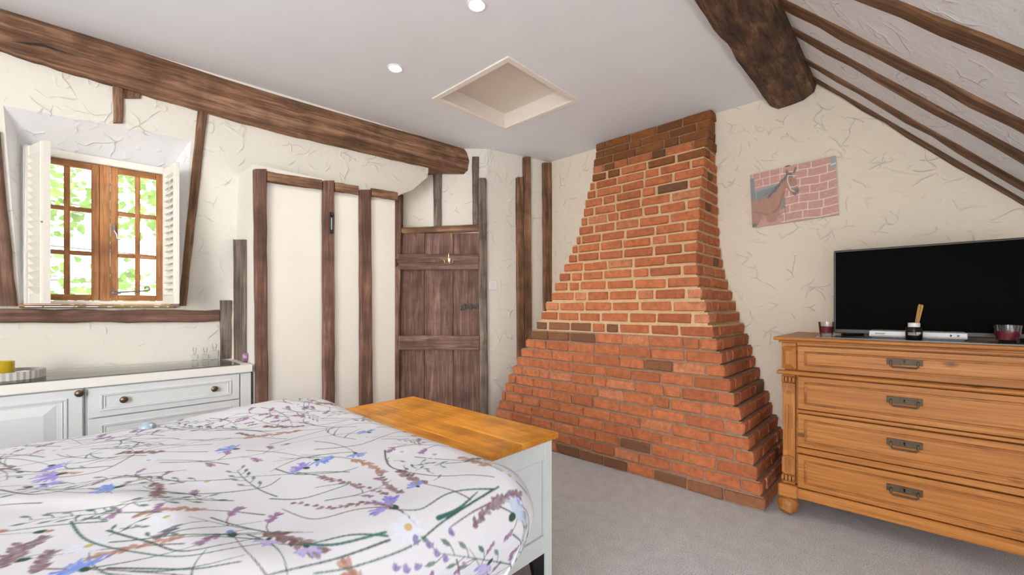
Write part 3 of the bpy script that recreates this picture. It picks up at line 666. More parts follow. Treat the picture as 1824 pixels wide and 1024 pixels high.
for k in range(33):
    z0 = k * CH; zc = z0 + CH / 2; xf = interp(XF, zc) + rb.uniform(-.004, .004); yr = interp(YR, zc) + rb.uniform(-.004, .004); yl = interp(YL, zc) + rb.uniform(-.006, .006)
    mk = 'pale' if zc > .93 and zc < 2.2 else ('brown' if zc < 1 else 'top')
    g = .019 if mk == 'pale' else .010
    ywall = lambda x: 2.798 - .281 * (x - 2.656)
    prism(mort[mk], [(xf + .010, yr + .010, z0), (xf + .010, min(yl - .010, ywall(xf) - .004), z0), (XW - .002, min(yl - .010, ywall(XW) - .012), z0), (XW - .002, yr + .010, z0)], (0, 0, CH - (.002 if k == 32 else 0)))
    rowk = 'brick'
    y = yr - g / 2; first = True; idx = 0
    while y < yl - .03:
        if first: ln = .105 if k % 2 else .215
        else: ln = .215 * rb.uniform(.84, 1.08) if rb.random() > .16 else .105 * rb.uniform(.9, 1.2)
        first = False
        if y + ln > yl - .045: ln = yl - y
        ln = min(ln, .26)
        kd = 'brick'
        if k >= 30 or (k >= 28 and rb.random() < .6): kd = 'brick_soot'
        elif k == 0: kd = 'brick_dark' if rb.random() < .75 else 'brick'
        elif k in (12, 11) and 1.45 < y < 2.15 and rb.random() < .8: kd = 'brick_dark'
        elif rb.random() < .015: kd = 'brick_dark'
        place_brick((xf + .05 + rb.uniform(-.003, .003), y + ln / 2, zc + rb.uniform(-.002, .002)), ln - g, 'Y', kd)
        y += ln
    x = xf + .10 + g; first = True
    while x < XW - .03:
        ln = .215 if rb.random() > .45 else .105
        if first and k % 2 == 0: ln = .105
        first = False
        if x + ln > XW - .03: ln = XW - .010 - x
        kd = 'brick_soot' if k >= 29 else ('brick_dark' if rb.random() < .06 else 'brick')
        place_brick((x + ln / 2 - g / 2, yr + .05 + rb.uniform(-.003, .003), zc + rb.uniform(-.002, .002)), ln - g, 'X', kd)
        x += ln
def px_of(p):
    d = Vector(p) - EYE; f = d.dot(FW); return CX + F * d.dot(RT) / f, HY - F * d.z / f, f
blist.sort(key=lambda b: -b[1] / px_of(b[0])[2] * (1 if b[3] == 'Y' else .55))
def brick_mw(b):
    c, length, ln, along, kind, zs_ = b
    return Matrix.Translation(c) @ Matrix.Rotation(0 if along == 'Y' else -math.pi / 2, 4, 'Z') @ Matrix.Rotation(rb.uniform(-.012, .012), 4, 'X') @ Matrix.Diagonal((1, length / ln, zs_, 1))
NB = 295
for b in blist[:NB]:
    o = bpy.data.objects.new('brick', proto[(b[4], b[2], rb.randrange(4))]); COL.objects.link(o); o.matrix_basis = brick_mw(b); adopt(o, chim)
rest = {}
for b in blist[NB:]:
    bmx = rest.setdefault(b[4], nb()); n0 = len(bmx.verts); tmp = proto[(b[4], b[2], rb.randrange(4))]
    bmx.from_mesh(tmp); bmx.verts.ensure_lookup_table(); m = brick_mw(b)
    for v in bmx.verts[n0:]: v.co = m @ v.co
for kd, bmx in rest.items(): tag(obj('small_bricks', bmx, MT[kd], chim), kind='stuff')
for kd in mort: obj('mortar', mort[kd], MT['mortar_' + kd], chim)

# ------------------------------------------------------------------ pine chest of drawers
DX = 2.68; DYL, DYR = 0.5225, -0.452
ch = empty('chest_of_drawers', ((DX + 3.27) / 2, (DYL + DYR) / 2, 0), 'waxed pine chest of four drawers with carved corner pilasters', 'chest of drawers')
def gbox(name, x0, x1, y0, y1, z0, z1, mat, parent, bev=.003, grain='y', seg=1):
    """box whose wood grain (local Z) runs along the given axis"""
    c = Vector(((x0 + x1) / 2, (y0 + y1) / 2, (z0 + z1) / 2)); dx, dy, dz = x1 - x0, y1 - y0, z1 - z0
    bm = nb()
    if grain == 'y': M = Matrix.Translation(c) @ Matrix.Rotation(-math.pi / 2, 4, 'X'); box(bm, -dx / 2, dx / 2, -dz / 2, dz / 2, -dy / 2, dy / 2, bev, seg=seg)
    elif grain == 'x': M = Matrix.Translation(c) @ Matrix.Rotation(math.pi / 2, 4, 'Y'); box(bm, -dz / 2, dz / 2, -dy / 2, dy / 2, -dx / 2, dx / 2, bev, seg=seg)
    else: M = Matrix.Translation(c); box(bm, -dx / 2, dx / 2, -dy / 2, dy / 2, -dz / 2, dz / 2, bev, seg=seg)
    return obj(name, bm, mat, parent, mw=M)
gbox('carcass', DX + .024, 3.26, DYR + .008, DYL - .008, .10, .925, MT['pine'], ch, .002)
gbox('top', DX - .035, 3.28, DYR - .035, DYL + .035, .927, .945, MT['pine'], ch, .007, seg=2)
gbox('top_moulding', DX - .015, 3.27, DYR - .015, DYL + .015, .915, .927, MT['pinedark'], ch, .004)
DL, DR = 0.455, -0.385
zz = [(.903, .769), (.7445, .567), (.548, .369), (.336, .1537)]
ribs = [(.769, .7445, .028), (.567, .548, .004), (.369, .336, .004)]
for i, (a, b, pr) in enumerate(ribs):
    gbox('drawer_rail', DX - pr, DX + .02, DR if i else DYR - .02, DL if i else DYL + .02, b + .002, a - .002, MT['pine'], ch, .006 if i == 0 else .002)
gbox('frieze_rail', DX, DX + .02, DR, DL, .905, .916, MT['pine'], ch, .001)
for i, (zt_, zb_) in enumerate(zz):
    d = gbox('drawer', DX - .004, DX + .0235, DR + .004, DL - .004, zb_ + .003, zt_ - .005, MT['pine'], ch, .002)
    mz0, mz1, my0, my1 = zb_ + .028, zt_ - .03, DR + .04, DL - .034
    for nm, a in (('moulding', (my0, my1, mz0, mz0 + .010)), ('moulding', (my0, my1, mz1 - .010, mz1)), ('moulding', (my0, my0 + .010, mz0 + .01, mz1 - .01)), ('moulding', (my1 - .010, my1, mz0 + .01, mz1 - .01))):
        gbox(nm, DX - .011, DX - .003, a[0], a[1], a[2], a[3], MT['pinedark'], d, .003)
    hy, hz = .036, (zt_ + zb_) / 2 + .012
    pl = gbox('handle', DX - .009, DX - .004, hy - .062, hy + .062, hz - .012, hz + .020, MT['oldbrass'], d, .001); pl['label'] = 'aged brass bail handle with keyhole plate'
    bm = nb(); box(bm, DX - .0105, DX - .009, hy - .003, hy + .003, hz - .004, hz + .008); lathe(bm, [(.0045, 0), (.0045, .0015)], (DX - .0105, hy, hz + .008), 10, axis='X'); adopt(obj('keyhole', bm, MT['black']), d)
    bm = nb(); tube(bm, [(DX - .009, hy - .046, hz + .004), (DX - .024, hy - .046, hz + .004), (DX - .026, hy - .046, hz - .016), (DX - .026, hy - .040, hz - .022), (DX - .026, hy + .040, hz - .022), (DX - .026, hy + .046, hz - .016), (DX - .024, hy + .046, hz + .004), (DX - .009, hy + .046, hz + .004)], .0042, 8)
    adopt(obj('bail', bm, MT['oldbrass'], None, True), d)
gbox('base_rail', DX - .012, DX + .03, DYR, DYL - .055, .098, .152, MT['pine'], ch, .005)
for y0, y1 in ((DL + .003, DYL), (DYR, DR - .003)):
    yc = (y0 + y1) / 2; hw = (y1 - y0) / 2
    pi = empty('pilaster', (DX, yc, .15)); adopt(pi, ch)
    gbox('pilaster_cap', DX - .004, DX + .03, y0, y1, .895, .914, MT['pine'], pi, .002)
    bm = nb()      # faceted upper block
    a = [bm.verts.new((DX - .004, yy, z)) for yy, z in ((y0, .775), (y1, .775), (y1, .893), (y0, .893))]
    b = [bm.verts.new((DX - .022, yy, z)) for yy, z in ((yc - .012, .802), (yc + .012, .802), (yc + .012, .872), (yc - .012, .872))]
    bm.faces.new(b)
    for i in range(4): bm.faces.new((a[i], a[(i + 1) % 4], b[(i + 1) % 4], b[i]))
    bm.faces.new(a[::-1]); obj('faceted_block', bm, MT['pine'], pi)
    gbox('shaft', DX - .006, DX + .03, y0 + .004, y1 - .004, .165, .745, MT['pine'], pi, .003, 'z')
    for yy in (-.014, 0, .014): gbox('flute', DX - .0085, DX - .005, yc + yy - .004, yc + yy + .004, .345, .585, MT['pinedark'], pi, .0015, 'z')
    for zz0, flip in ((.742, 1), (.185, -1)):
        z_s = zz0 - .022 * flip if flip == 1 else zz0 + .012
        for i in range(4):
            bm = nb(); yy = y0 + hw * 2 * (i + .5) / 4
            lathe(bm, [(.010, -.0065), (.018, -.0055), (.019, 0), (.018, .0055), (.010, .0065)], (DX - .012, yy, z_s), 14, axis='Y'); obj('scroll_rib', bm, MT['pinedark'], pi, True)
        zs = (.655, .70) if flip == 1 else (.225, .305)
        bm = nb(); pts = [(DX - .006, y0 + .003, zs[1]), (DX - .006, y1 - .003, zs[1]), (DX - .006, y1 - .003, zs[0]), (DX - .006, yc, zs[0] - .018 * flip), (DX - .006, y0 + .003, zs[0])]
        if flip == -1: pts = [(DX - .006, y0 + .003, zs[0]), (DX - .006, y1 - .003, zs[0]), (DX - .006, y1 - .003, zs[1]), (DX - .006, yc, zs[1] + .014), (DX - .006, y0 + .003, zs[1])]
        prism(bm, pts, (-.012, 0, 0)); obj('carved_shield', bm, MT['pinedark'], pi)
        zbt = .653 if flip == 1 else .302
        bm = nb(); lathe(bm, [(.008, 0), (.0065, -.005), (0, -.008)], (DX - .018, yc, zbt), 12, axis='X'); obj('stud_boss', bm, MT['pinedark'], pi, True)
        for yy in (-.013, 0, .013): gbox('groove', DX - .0195, DX - .0175, yc + yy - .0022, yc + yy + .0022, zs[0] + .008, zs[1] - .006, MT['pinedark'], pi, .0008, 'z')
    gbox('plinth', DX - .038, DX + .05, y0 - .008, y1 + .012, .100, .165, MT['pine'], ch, .006)
for fx, fy in ((DX + .005, DYL - .028), (DX + .005, DYR + .03), (3.2, DYL - .04), (3.2, DYR + .04)):
    tilt = Matrix.Translation((fx, fy, .05)) @ Matrix.Rotation(math.radians(38 if fx < 3 else 0), 4, Vector((0.35, .9, 0)))
    bm = nb(); lathe(bm, [(.012, -.052), (.030, -.050), (.036, -.034), (.048, -.022), (.051, -.006), (.050, .002), (.045, .004), (.047, .010), (.042, .024), (.030, .034), (.033, .042), (.026, .058)], (0, 0, 0), 24, M=tilt)
    lo = min(v.co.z for v in bm.verts)
    for v in bm.verts: v.co.z -= lo
    obj('bun_foot', bm, MT['pinedark'], ch, True)

# things on the chest
TZ = .945
g = gbox('smoked_glass_mat', DX - .012, 3.16, DYR + .05, on_z(1455, 601, TZ).y, TZ + .0005, TZ + .0055, MT['smoked'], None, 0); tag(g, 'smoked glass sheet lying on the pine chest', 'glass sheet')
GZ = TZ + .006
TX = 2.98
tvl = on_x(1485, 500, TX).y; tvt = on_x(1485, 447, TX).z; tvb = on_x(1487, 593, TX).z; tvw = .745
tv = empty('television', (TX + .03, tvl - tvw / 2, GZ), 'flat black television standing on the pine chest', 'television')
bm = nb(); box(bm, TX, TX + .035, tvl - tvw, tvl, tvb, tvt, .004); obj('bezel', bm, MT['bezel'], tv)
bm = nb(); box(bm, TX + .035, TX + .06, tvl - tvw + .1, tvl - .1, tvb + .06, tvt - .08, .01); obj('back_housing', bm, MT['black'], tv)
bm = nb(); box(bm, TX - .002, TX + .002, tvl - tvw + .009, tvl - .009, tvb + .022, tvt - .009); o = obj('screen', bm, MT['screen'], tv); o['label'] = 'blank black screen'
for sg in (1, -1):
    yc = tvl - tvw / 2 + sg * .27
    bm = nb(); box(bm, TX + .006, TX + .028, yc - .02, yc + .02, GZ + .010, tvb + .02, .002); obj('stand_neck', bm, MT['black'], tv)
    bm = nb(); prism(bm, [(TX - .11, yc + sg * .05, GZ), (TX - .095, yc + sg * .06, GZ), (TX + .03, yc + .03, GZ), (TX + .13, yc + sg * .055, GZ), (TX + .13, yc + sg * .04, GZ), (TX + .0, yc - .03, GZ)], (0, 0, .012)); obj('stand_foot', bm, MT['black'], tv)
def tumbler(px, py, r, h, label):
    p = on_z(px, py, GZ); c = (p.x, p.y, GZ); t = empty('candle_glass', c, label, 'candle', 'red candles in glass tumblers')
    bm = nb(); lathe(bm, [(0, .0005), (r * .76, .0005), (r * .80, .004), (r, h), (r - .0025, h), (r * .78, .012), (0, .010)], c, 32); obj('tumbler', bm, MT['glass'], t, True)
    bm = nb(); lathe(bm, [(0, .0125), (r * .76, .0125), (r * .92, h * .66), (r * .85, h * .65), (0, h * .62)], c, 32); obj('wax', bm, MT['wax_red'], t, True)
    bm = nb(); tube(bm, [(p.x, p.y, GZ + h * .6), (p.x, p.y, GZ + h * .74)], .001, 6); obj('wick', bm, MT['black'], t)
tumbler(1472, 597, .037, .072, 'dark red candle in a glass at the left end of the chest'); tumbler(1795, 610, .042, .075, 'dark red candle in a glass at the right edge of the chest')
p = on_x(1628, 603, 2.745); p.z = GZ; c = (p.x, p.y, GZ)
df = empty('reed_diffuser', c, 'black glass reed diffuser with silver collar and wooden reeds', 'diffuser')
bm = nb(); lathe(bm, [(0, 0), (.027, 0), (.030, .004), (.030, .052), (.027, .058), (.021, .060), (.021, .062), (0, .062)], c, 28); obj('bottle', bm, MT['black'], df, True)
bm = nb(); lathe(bm, [(.0215, .060), (.0215, .078), (.012, .079), (.012, .070)], c, 28); obj('collar', bm, MT['silver'], df, True)
bm = nb()
for a0, a1, z0_, z1_ in ((-.75, .15, .029, .033), (.25, .85, .027, .036), (-.75, .6, .022, .0255)):
    st = [a0 + (a1 - a0) * i / 6 for i in range(7)]; base = math.atan2(-p.y, -p.x)
    vs = [[bm.verts.new((p.x + .0304 * math.cos(base + a), p.y + .0304 * math.sin(base + a), GZ + z)) for z in (z0_, z1_)] for a in st]
    for A, B in zip(vs, vs[1:]): bm.faces.new((A[0], B[0], B[1], A[1]))
o = obj('printed_label', bm, MT['tray'], df); o['label'] = 'pale printed lettering bands'
for k in range(6):
    a = k * 1.05; b0 = Vector((p.x + .005 * math.cos(a), p.y + .005 * math.sin(a), GZ + .012)); tip = b0 + RT * (.032 + .003 * math.cos(a)) + FW * (.004 * math.sin(a)) + UP * (.150 + .004 * math.sin(k * 2.3))
    bm = nb(); tube(bm, [b0, tip], .0016, 6); obj('reed', bm, MT['reed'], df)
a = on_x(1548, 596, 2.80); b = on_x(1724, 602, 2.80)
md = empty('media_player', ((a.x + b.x) / 2 + .06, (a.y + b.y) / 2, GZ), 'slim silver disc player lying in front of the television', 'media player')
x0_ = 2.80
bm = nb(); box(bm, x0_, x0_ + .16, b.y, a.y, GZ + .006, GZ + .034, .003); obj('case', bm, MT['silver'], md)
bm = nb(); box(bm, x0_ + .01, x0_ + .15, b.y + .01, a.y - .01, GZ, GZ + .006); obj('foot_strip', bm, MT['black'], md)
bm = nb(); box(bm, x0_ - .001, x0_ + .001, b.y + .005, a.y - .005, GZ + .0115, GZ + .013); obj('tray_seam', bm, MT['bezel'], md)
bm = nb(); lathe(bm, [(.004, 0), (.004, -.002), (0, -.002)], (x0_, b.y + .03, GZ + .021), 14, axis='X'); obj('power_button', bm, MT['bezel'], md)
bm = nb(); box(bm, x0_ + .0, x0_ + .002, b.y + .05, b.y + .056, GZ + .017, GZ + .025); obj('usb_port', bm, MT['black'], md)
bm = nb()
for k in range(7): box(bm, x0_ - .0008, x0_ + .001, a.y - .028 - k * .0052, a.y - .024 - k * .0052, GZ + .019, GZ + .0235)
obj('maker_lettering', bm, MT['bezel'], md)

# ------------------------------------------------------------------ painters: prints as vertex colours
class Paint:
    def __init__(s, x0, x1, y0, y1, res, base):
        s.x0, s.y0, s.res = x0, y0, res; s.w = int((x1 - x0) / res) + 1; s.h = int((y1 - y0) / res) + 1
        s.a = np.empty((s.h, s.w, 3), np.float32); s.a[:] = base
    def seg(s, p, q, r0, r1, col, al=1.0):
        m = max(r0, r1) + s.res * 1.5
        i0 = max(0, int((min(p[0], q[0]) - m - s.x0) / s.res)); i1 = min(s.w, int((max(p[0], q[0]) + m - s.x0) / s.res) + 2)
        j0 = max(0, int((min(p[1], q[1]) - m - s.y0) / s.res)); j1 = min(s.h, int((max(p[1], q[1]) + m - s.y0) / s.res) + 2)
        if i1 <= i0 or j1 <= j0: return
        X = s.x0 + np.arange(i0, i1) * s.res; Y = (s.y0 + np.arange(j0, j1) * s.res)[:, None]
        dx, dy = q[0] - p[0], q[1] - p[1]; l2 = dx * dx + dy * dy + 1e-12
        t = np.clip(((X - p[0]) * dx + (Y - p[1]) * dy) / l2, 0, 1)
        d = np.hypot(X - p[0] - t * dx, Y - p[1] - t * dy) - (r0 + (r1 - r0) * t)
        k = (np.clip(.5 - d / (s.res * 1.5), 0, 1) * al)[..., None]
        s.a[j0:j1, i0:i1] = s.a[j0:j1, i0:i1] * (1 - k) + np.array(col, np.float32) * k
    def line(s, pts, r, col, al=1.0, r1=None):
        n = len(pts) - 1
        for i in range(n):
            a = r + ((r1 if r1 is not None else r) - r) * i / n; b = r + ((r1 if r1 is not None else r) - r) * (i + 1) / n
            s.seg(pts[i], pts[i + 1], a, b, col, al)
    def leaf(s, p, ang, ln, wd, col, al=1.0):
        c, n = math.cos(ang), math.sin(ang)
        for t0, t1, a, b in ((0, .3, .25, .9), (.3, .6, .9, 1), (.6, 1, 1, .1)):
            s.seg((p[0] + c * ln * t0, p[1] + n * ln * t0), (p[0] + c * ln * t1, p[1] + n * ln * t1), wd * a, wd * b, col, al)
    def tri(s, pts, col, al=1.0):
        """filled polygon"""
        P = np.array(pts); i0 = max(0, int((P[:, 0].min() - s.x0) / s.res)); i1 = min(s.w, int((P[:, 0].max() - s.x0) / s.res) + 2)
        j0 = max(0, int((P[:, 1].min() - s.y0) / s.res)); j1 = min(s.h, int((P[:, 1].max() - s.y0) / s.res) + 2)
        if i1 <= i0 or j1 <= j0: return
        X = (s.x0 + np.arange(i0, i1) * s.res)[None, :]; Y = (s.y0 + np.arange(j0, j1) * s.res)[:, None]
        ins = np.zeros((j1 - j0, i1 - i0), bool); n = len(P)
        for i in range(n):
            (xa, ya), (xb, yb) = P[i], P[(i + 1) % n]
            if ya == yb: continue
            c = ((ya > Y) != (yb > Y)) & (X < (xb - xa) * (Y - ya) / (yb - ya) + xa); ins ^= c
        k = (ins * al)[..., None].astype(np.float32)
        s.a[j0:j1, i0:i1] = s.a[j0:j1, i0:i1] * (1 - k) + np.array(col, np.float32) * k
    def sample(s, x, y):
        i = np.clip((x - s.x0) / s.res, 0, s.w - 1.001); j = np.clip((y - s.y0) / s.res, 0, s.h - 1.001)
        i0 = i.astype(int); j0 = j.astype(int); fi = (i - i0)[:, None]; fj = (j - j0)[:, None]; A = s.a
        return (A[j0, i0] * (1 - fi) + A[j0, i0 + 1] * fi) * (1 - fj) + (A[j0 + 1, i0] * (1 - fi) + A[j0 + 1, i0 + 1] * fi) * fj
def smooth(pts, n=6):
    if len(pts) < 3: return pts
    out = []
    for i in range(len(pts) - 1):
        p0 = pts[max(i - 1, 0)]; p1 = pts[i]; p2 = pts[i + 1]; p3 = pts[min(i + 2, len(pts) - 1)]
        for k in range(n):
            t = k / n
            out.append(tuple(.5 * (2 * p1[d] + (p2[d] - p0[d]) * t + (2 * p0[d] - 5 * p1[d] + 4 * p2[d] - p3[d]) * t * t + (3 * p1[d] - p0[d] - 3 * p2[d] + p3[d]) * t ** 3) for d in (0, 1)))
    return out + [pts[-1]]
def grid_mesh(name, P, cols, mat, parent=None):
    """P: (nj, ni, 3) vertex grid; cols: (nj*ni, 3)"""
    nj, ni = P.shape[:2]; me = bpy.data.meshes.new(name)
    idx = np.arange(nj * ni).reshape(nj, ni)
    f = np.stack([idx[:-1, :-1], idx[:-1, 1:], idx[1:, 1:], idx[1:, :-1]], -1).reshape(-1, 4)
    me.vertices.add(nj * ni); me.vertices.foreach_set('co', P.reshape(-1).astype(np.float32))
    me.loops.add(f.size); me.loops.foreach_set('vertex_index', f.reshape(-1).astype(np.int32))
    me.polygons.add(len(f)); me.polygons.foreach_set('loop_start', np.arange(0, f.size, 4, dtype=np.int32))
    me.polygons.foreach_set('use_smooth', np.ones(len(f), bool))
    me.update(calc_edges=True)
    at = me.color_attributes.new('print', 'FLOAT_COLOR', 'POINT')
    at.data.foreach_set('color', np.concatenate([cols, np.ones((len(cols), 1))], 1).astype(np.float32).reshape(-1))
    me.materials.append(mat); o = bpy.data.objects.new(name, me); COL.objects.link(o); return adopt(o, parent)

# ------------------------------------------------------------------ horse canvas
cx_ = XW - .035
A = on_x(1335, 312, cx_); B = on_x(1488, 277, cx_); Cc = on_x(1494, 383, cx_); D = on_x(1341, 404, cx_)
CWd = ((A - B).length + (D - Cc).length) / 2; CHt = ((A - D).length + (B - Cc).length) / 2
ctr = (A + B + Cc + D) / 4; roll = math.atan2(B.z - A.z, A.y - B.y)
KM = Matrix.Translation(ctr) @ Matrix.Rotation(-roll, 4, 'X') @ Matrix(((0, 0, -1, 0), (-1, 0, 0, 0), (0, 1, 0, 0), (0, 0, 0, 1)))   # local x right, y up, z to room
pic = empty('canvas_picture', ctr, 'canvas print of a brown horse before a pink brick wall', 'picture')
bm = nb(); box(bm, -CWd / 2, CWd / 2, -CHt / 2, CHt / 2, -.03, -.001, .002, M=KM); obj('stretcher', bm, MT['plaster_warm'], pic)
bm = nb(); tube(bm, [KM @ Vector((-.02 + .02 * math.cos(t), CHt / 2 + .012 * math.sin(t), -.028)) for t in (0, .6, 1.2, 1.9, 2.5, 3.14)], .003, 6); obj('hanging_loop', bm, MT['iron'], pic)
W_, H_ = 1.5, 1.08
pt = Paint(0, W_, 0, H_, .004, (0.60, 0.25, 0.18)); rp = random.Random(9)
for i in range(900): pt.leaf((rp.uniform(0, W_), rp.uniform(0, H_)), rp.uniform(-.3, .3), rp.uniform(.02, .07), rp.uniform(.005, .014), rp.choice([(.68, .33, .24), (.52, .20, .15), (.64, .30, .22), (.70, .40, .30)]), .35)
y = 0.02; row = 0
while y < H_:
    hb_ = .155
    pt.line(smooth([(0.55, y), (.9, y + .015), (1.2, y - .005), (1.5, y + .02)], 4), .008, (.87, .76, .69), .9)
    if y > .74: pt.line([(0, y), (.6, y + .01)], .007, (.85, .72, .66), .85)
    x = .6 + (.1 if row % 2 else 0)
    while x < 1.5: pt.line([(x, y), (x + .01, y + hb_)], .008, (.87, .76, .69), .9); x += rp.uniform(.22, .36)
    x = .05
    while x < .6 and y > .72: pt.line([(x, y), (x, y + hb_)], .006, (.85, .72, .66), .85); x += rp.uniform(.12, .2)
    y += hb_; row += 1
pt.tri([(0, .28), (.62, .28), (.62, .78), (.08, .74), (.08, 1.0), (0, 1.0)], (.16, .20, .23)); pt.line([(.09, .72), (.6, .78)], .02, (.24, .30, .33)); pt.line([(.09, .5), (.5, .75)], .012, (.10, .13, .15)); pt.line([(.1, .45), (.1, .95)], .006, (.33, .38, .40))
pt.tri([(1.42, .86), (1.5, .87), (1.5, 1.08), (1.42, 1.08)], (.30, .33, .36)); pt.line([(1.42, .93), (1.5, .94)], .012, (.75, .72, .7))
HB = (.40, .155, .075)
body = smooth([(0, .52), (.15, .53), (.32, .56), (.45, .66), (.58, .80), (.68, .90), (.74, .95), (.80, .93), (.83, .86), (.85, .75), (.87, .62), (.86, .54), (.81, .50), (.75, .53), (.70, .62), (.66, .66), (.62, .55), (.57, .36), (.50, .20), (.44, .06), (.30, .06), (.28, .16), (.2, .2), (.12, .05), (0, .03)], 5)
pt.tri(body, HB)
for i in range(260):
    x, yy = rp.uniform(.0, .55), rp.uniform(.1, .55); pt.leaf((x, yy), rp.uniform(.2, .9), .06, .014, rp.choice([(.46, .19, .09), (.35, .13, .06), (.43, .18, .10)]), .25)
pt.line(smooth([(.40, .24), (.5, .3), (.56, .45), (.62, .60)], 5), .02, (.22, .075, .035), .6); pt.line(smooth([(.05, .3), (.2, .26), (.33, .2)], 4), .02, (.27, .10, .05), .5)
for i in range(60):
    t = i / 59; x = .34 + .36 * t; yy = .575 + .36 * t; pt.leaf((x, yy), rp.uniform(3.5, 5.0), .05 + .03 * rp.random(), .010, (.055, .045, .05), .8)
pt.tri([(.67, .91), (.66, 1.01), (.69, 1.03), (.72, .95)], (.13, .055, .04)); pt.tri([(.79, .94), (.83, 1.04), (.86, 1.02), (.83, .92)], (.13, .055, .04))
pt.leaf((.72, .95), -1.1, .10, .035, (.05, .04, .045)); pt.tri(smooth([(.77, .60), (.87, .62), (.87, .53), (.81, .49), (.76, .53)], 4), (.12, .075, .07), .85)
pt.leaf((.80, .89), -1.4, .06, .012, (.75, .6, .5), .8); pt.leaf((.735, .80), .2, .025, .010, (.02, .015, .015)); pt.leaf((.845, .555), .6, .02, .007, (.02, .01, .01))
for ln in ([(.72, .68), (.78, .66), (.87, .68)], [(.72, .68), (.69, .80), (.70, .90)], [(.70, .90), (.78, .885), (.84, .87)], [(.72, .68), (.74, .62), (.80, .57)]): pt.line(smooth(ln, 4), .008, (.82, .70, .64), .9)
pt.line([(.62, .02), (.625, .5)], .006, (.12, .07, .06), .8); pt.tri([(0, 0), (.09, 0), (.09, .08), (0, .07)], (.08, .07, .07))
gi, gj = 300, 216; uu, vv = np.meshgrid(np.linspace(0, 1, gi), np.linspace(0, 1, gj))
km = np.array(KM); lp = np.stack([(uu - .5) * CWd, (vv - .5) * CHt, np.zeros_like(uu), np.ones_like(uu)], -1) @ km.T
o = grid_mesh('canvas_print', lp[..., :3], pt.sample((uu * W_).ravel(), (vv * H_).ravel()) * .80 + .17, MT['canvas'], pic); o['label'] = 'printed photo of a bay horse'

# ------------------------------------------------------------------ fitted cabinets under the window
CT = .767; XE = on_y(447, 650, YF).x; CZT = CT - .042
def kx(px, py): return on_y(px, py, YF - .02)
def cabinet(name, x0, x1, label):
    c = empty(name, ((x0 + x1) / 2, (YF + 3.2) / 2, 0), label, 'cabinet', 'fitted white cabinets')
    bm = nb(); box(bm, x0, x1, YF + .004, 3.26, .06, CZT - .001, .002); obj('carcass', bm, MT['cabpaint'], c)
    bm = nb(); box(bm, x0, x1, YF + .05, YF + .07, 0, .06); obj('kick_board', bm, MT['cabpaint'], c)
    return c
def front(name, c, x0, x1, z0, z1, raised=False, m=.05):
    bm = nb(); box(bm, x0, x1, YF - .016, YF + .004, z0, z1, .002); f = obj(name, bm, MT['cabpaint'], c)
    for i, (off, wd, pr) in enumerate(((m, .010, .006), (m + .014, .006, .004))):
        a0, a1, b0, b1 = x0 + off, x1 - off, z0 + off * .7, z1 - off * .7
        for q_ in ((a0, a1, b0, b0 + wd), (a0, a1, b1 - wd, b1), (a0, a0 + wd, b0 + wd, b1 - wd), (a1 - wd, a1, b0 + wd, b1 - wd)):
            bm = nb(); box(bm, q_[0], q_[1], YF - .016 - pr, YF - .015, q_[2], q_[3], .002); obj('moulding', bm, MT['cabpaint'], f)
    if raised:
        a0, a1, b0, b1 = x0 + m + .035, x1 - m - .035, z0 + m, z1 - m - .01
        bm = nb(); A_ = [bm.verts.new(p) for p in ((a0, YF - .016, b0), (a1, YF - .016, b0), (a1, YF - .016, b1), (a0, YF - .016, b1))]
        B_ = [bm.verts.new(p) for p in ((a0 + .04, YF - .027, b0 + .04), (a1 - .04, YF - .027, b0 + .04), (a1 - .04, YF - .027, b1 - .04), (a0 + .04, YF - .027, b1 - .04))]
        bm.faces.new(B_)
        for i in range(4): bm.faces.new((A_[i], A_[(i + 1) % 4], B_[(i + 1) % 4], B_[i]))
        obj('raised_panel', bm, MT['cabpaint'], f)
    return f
def knob(f, p):
    bm = nb(); lathe(bm, [(.006, 0), (.006, -.012), (.015, -.016), (.0165, -.021), (.012, -.026), (0, -.028)], (p.x, YF - .015, p.z), 18, axis='Y'); obj('knob', bm, MT['knob'], f, True)
xd0, xd1 = kx(157, 700).x, kx(427, 700).x
c1 = cabinet('base_cabinet', -.62, xd0 - .012, 'white panelled cupboard with raised door at the left edge')
f = front('door', c1, -.36, xd0 - .018, .10, CZT - .008, True); knob(f, kx(141, 700))
front('door', c1, -.615, -.37, .10, CZT - .008, True)
c2 = cabinet('drawer_cabinet', xd0 - .011, XE, 'white drawer cabinet with bronze knobs below the window')
zd = kx(157, 746).z
f = front('drawer', c2, xd0, xd1, zd, CZT - .008, m=.04); knob(f, kx(220, 711)); knob(f, kx(381, 692))
f = front('drawer', c2, xd0, xd1, zd - .20, zd - .006, m=.04); knob(f, Vector((xd0 + .15, 0, zd - .1))); knob(f, Vector((xd1 - .15, 0, zd - .1)))
front('drawer', c2, xd0, xd1, .10, zd - .206, m=.04)
bm = nb(); box(bm, xd1 + .006, XE - .002, YF - .012, YF + .004, .06, CZT - .008, .002); obj('end_stile', bm, MT['cabpaint'], c2)
bm = nb(); prism(bm, [(-.66, YF - .025, CZT), (XE, YF - .025, CZT), (XE, 3.27, CZT), (-.66, 3.39, CZT)], (0, 0, .042)); tag(obj('worktop', bm, MT['worktop']), 'cream worktop over the white cabinets', 'worktop')
xg = on_z(421, 648, CT).x
bm = nb(); prism(bm, [(-.66, YF - .015, CT + .0005), (xg, YF - .015, CT + .0005), (xg, 3.25, CT + .0005), (-.66, 3.36, CT + .0005)], (0, 0, .006)); tag(obj('glass_cover', bm, MT['sheet']), 'clear glass sheet covering the cabinet worktop', 'glass sheet')
KZ = CT + .0068
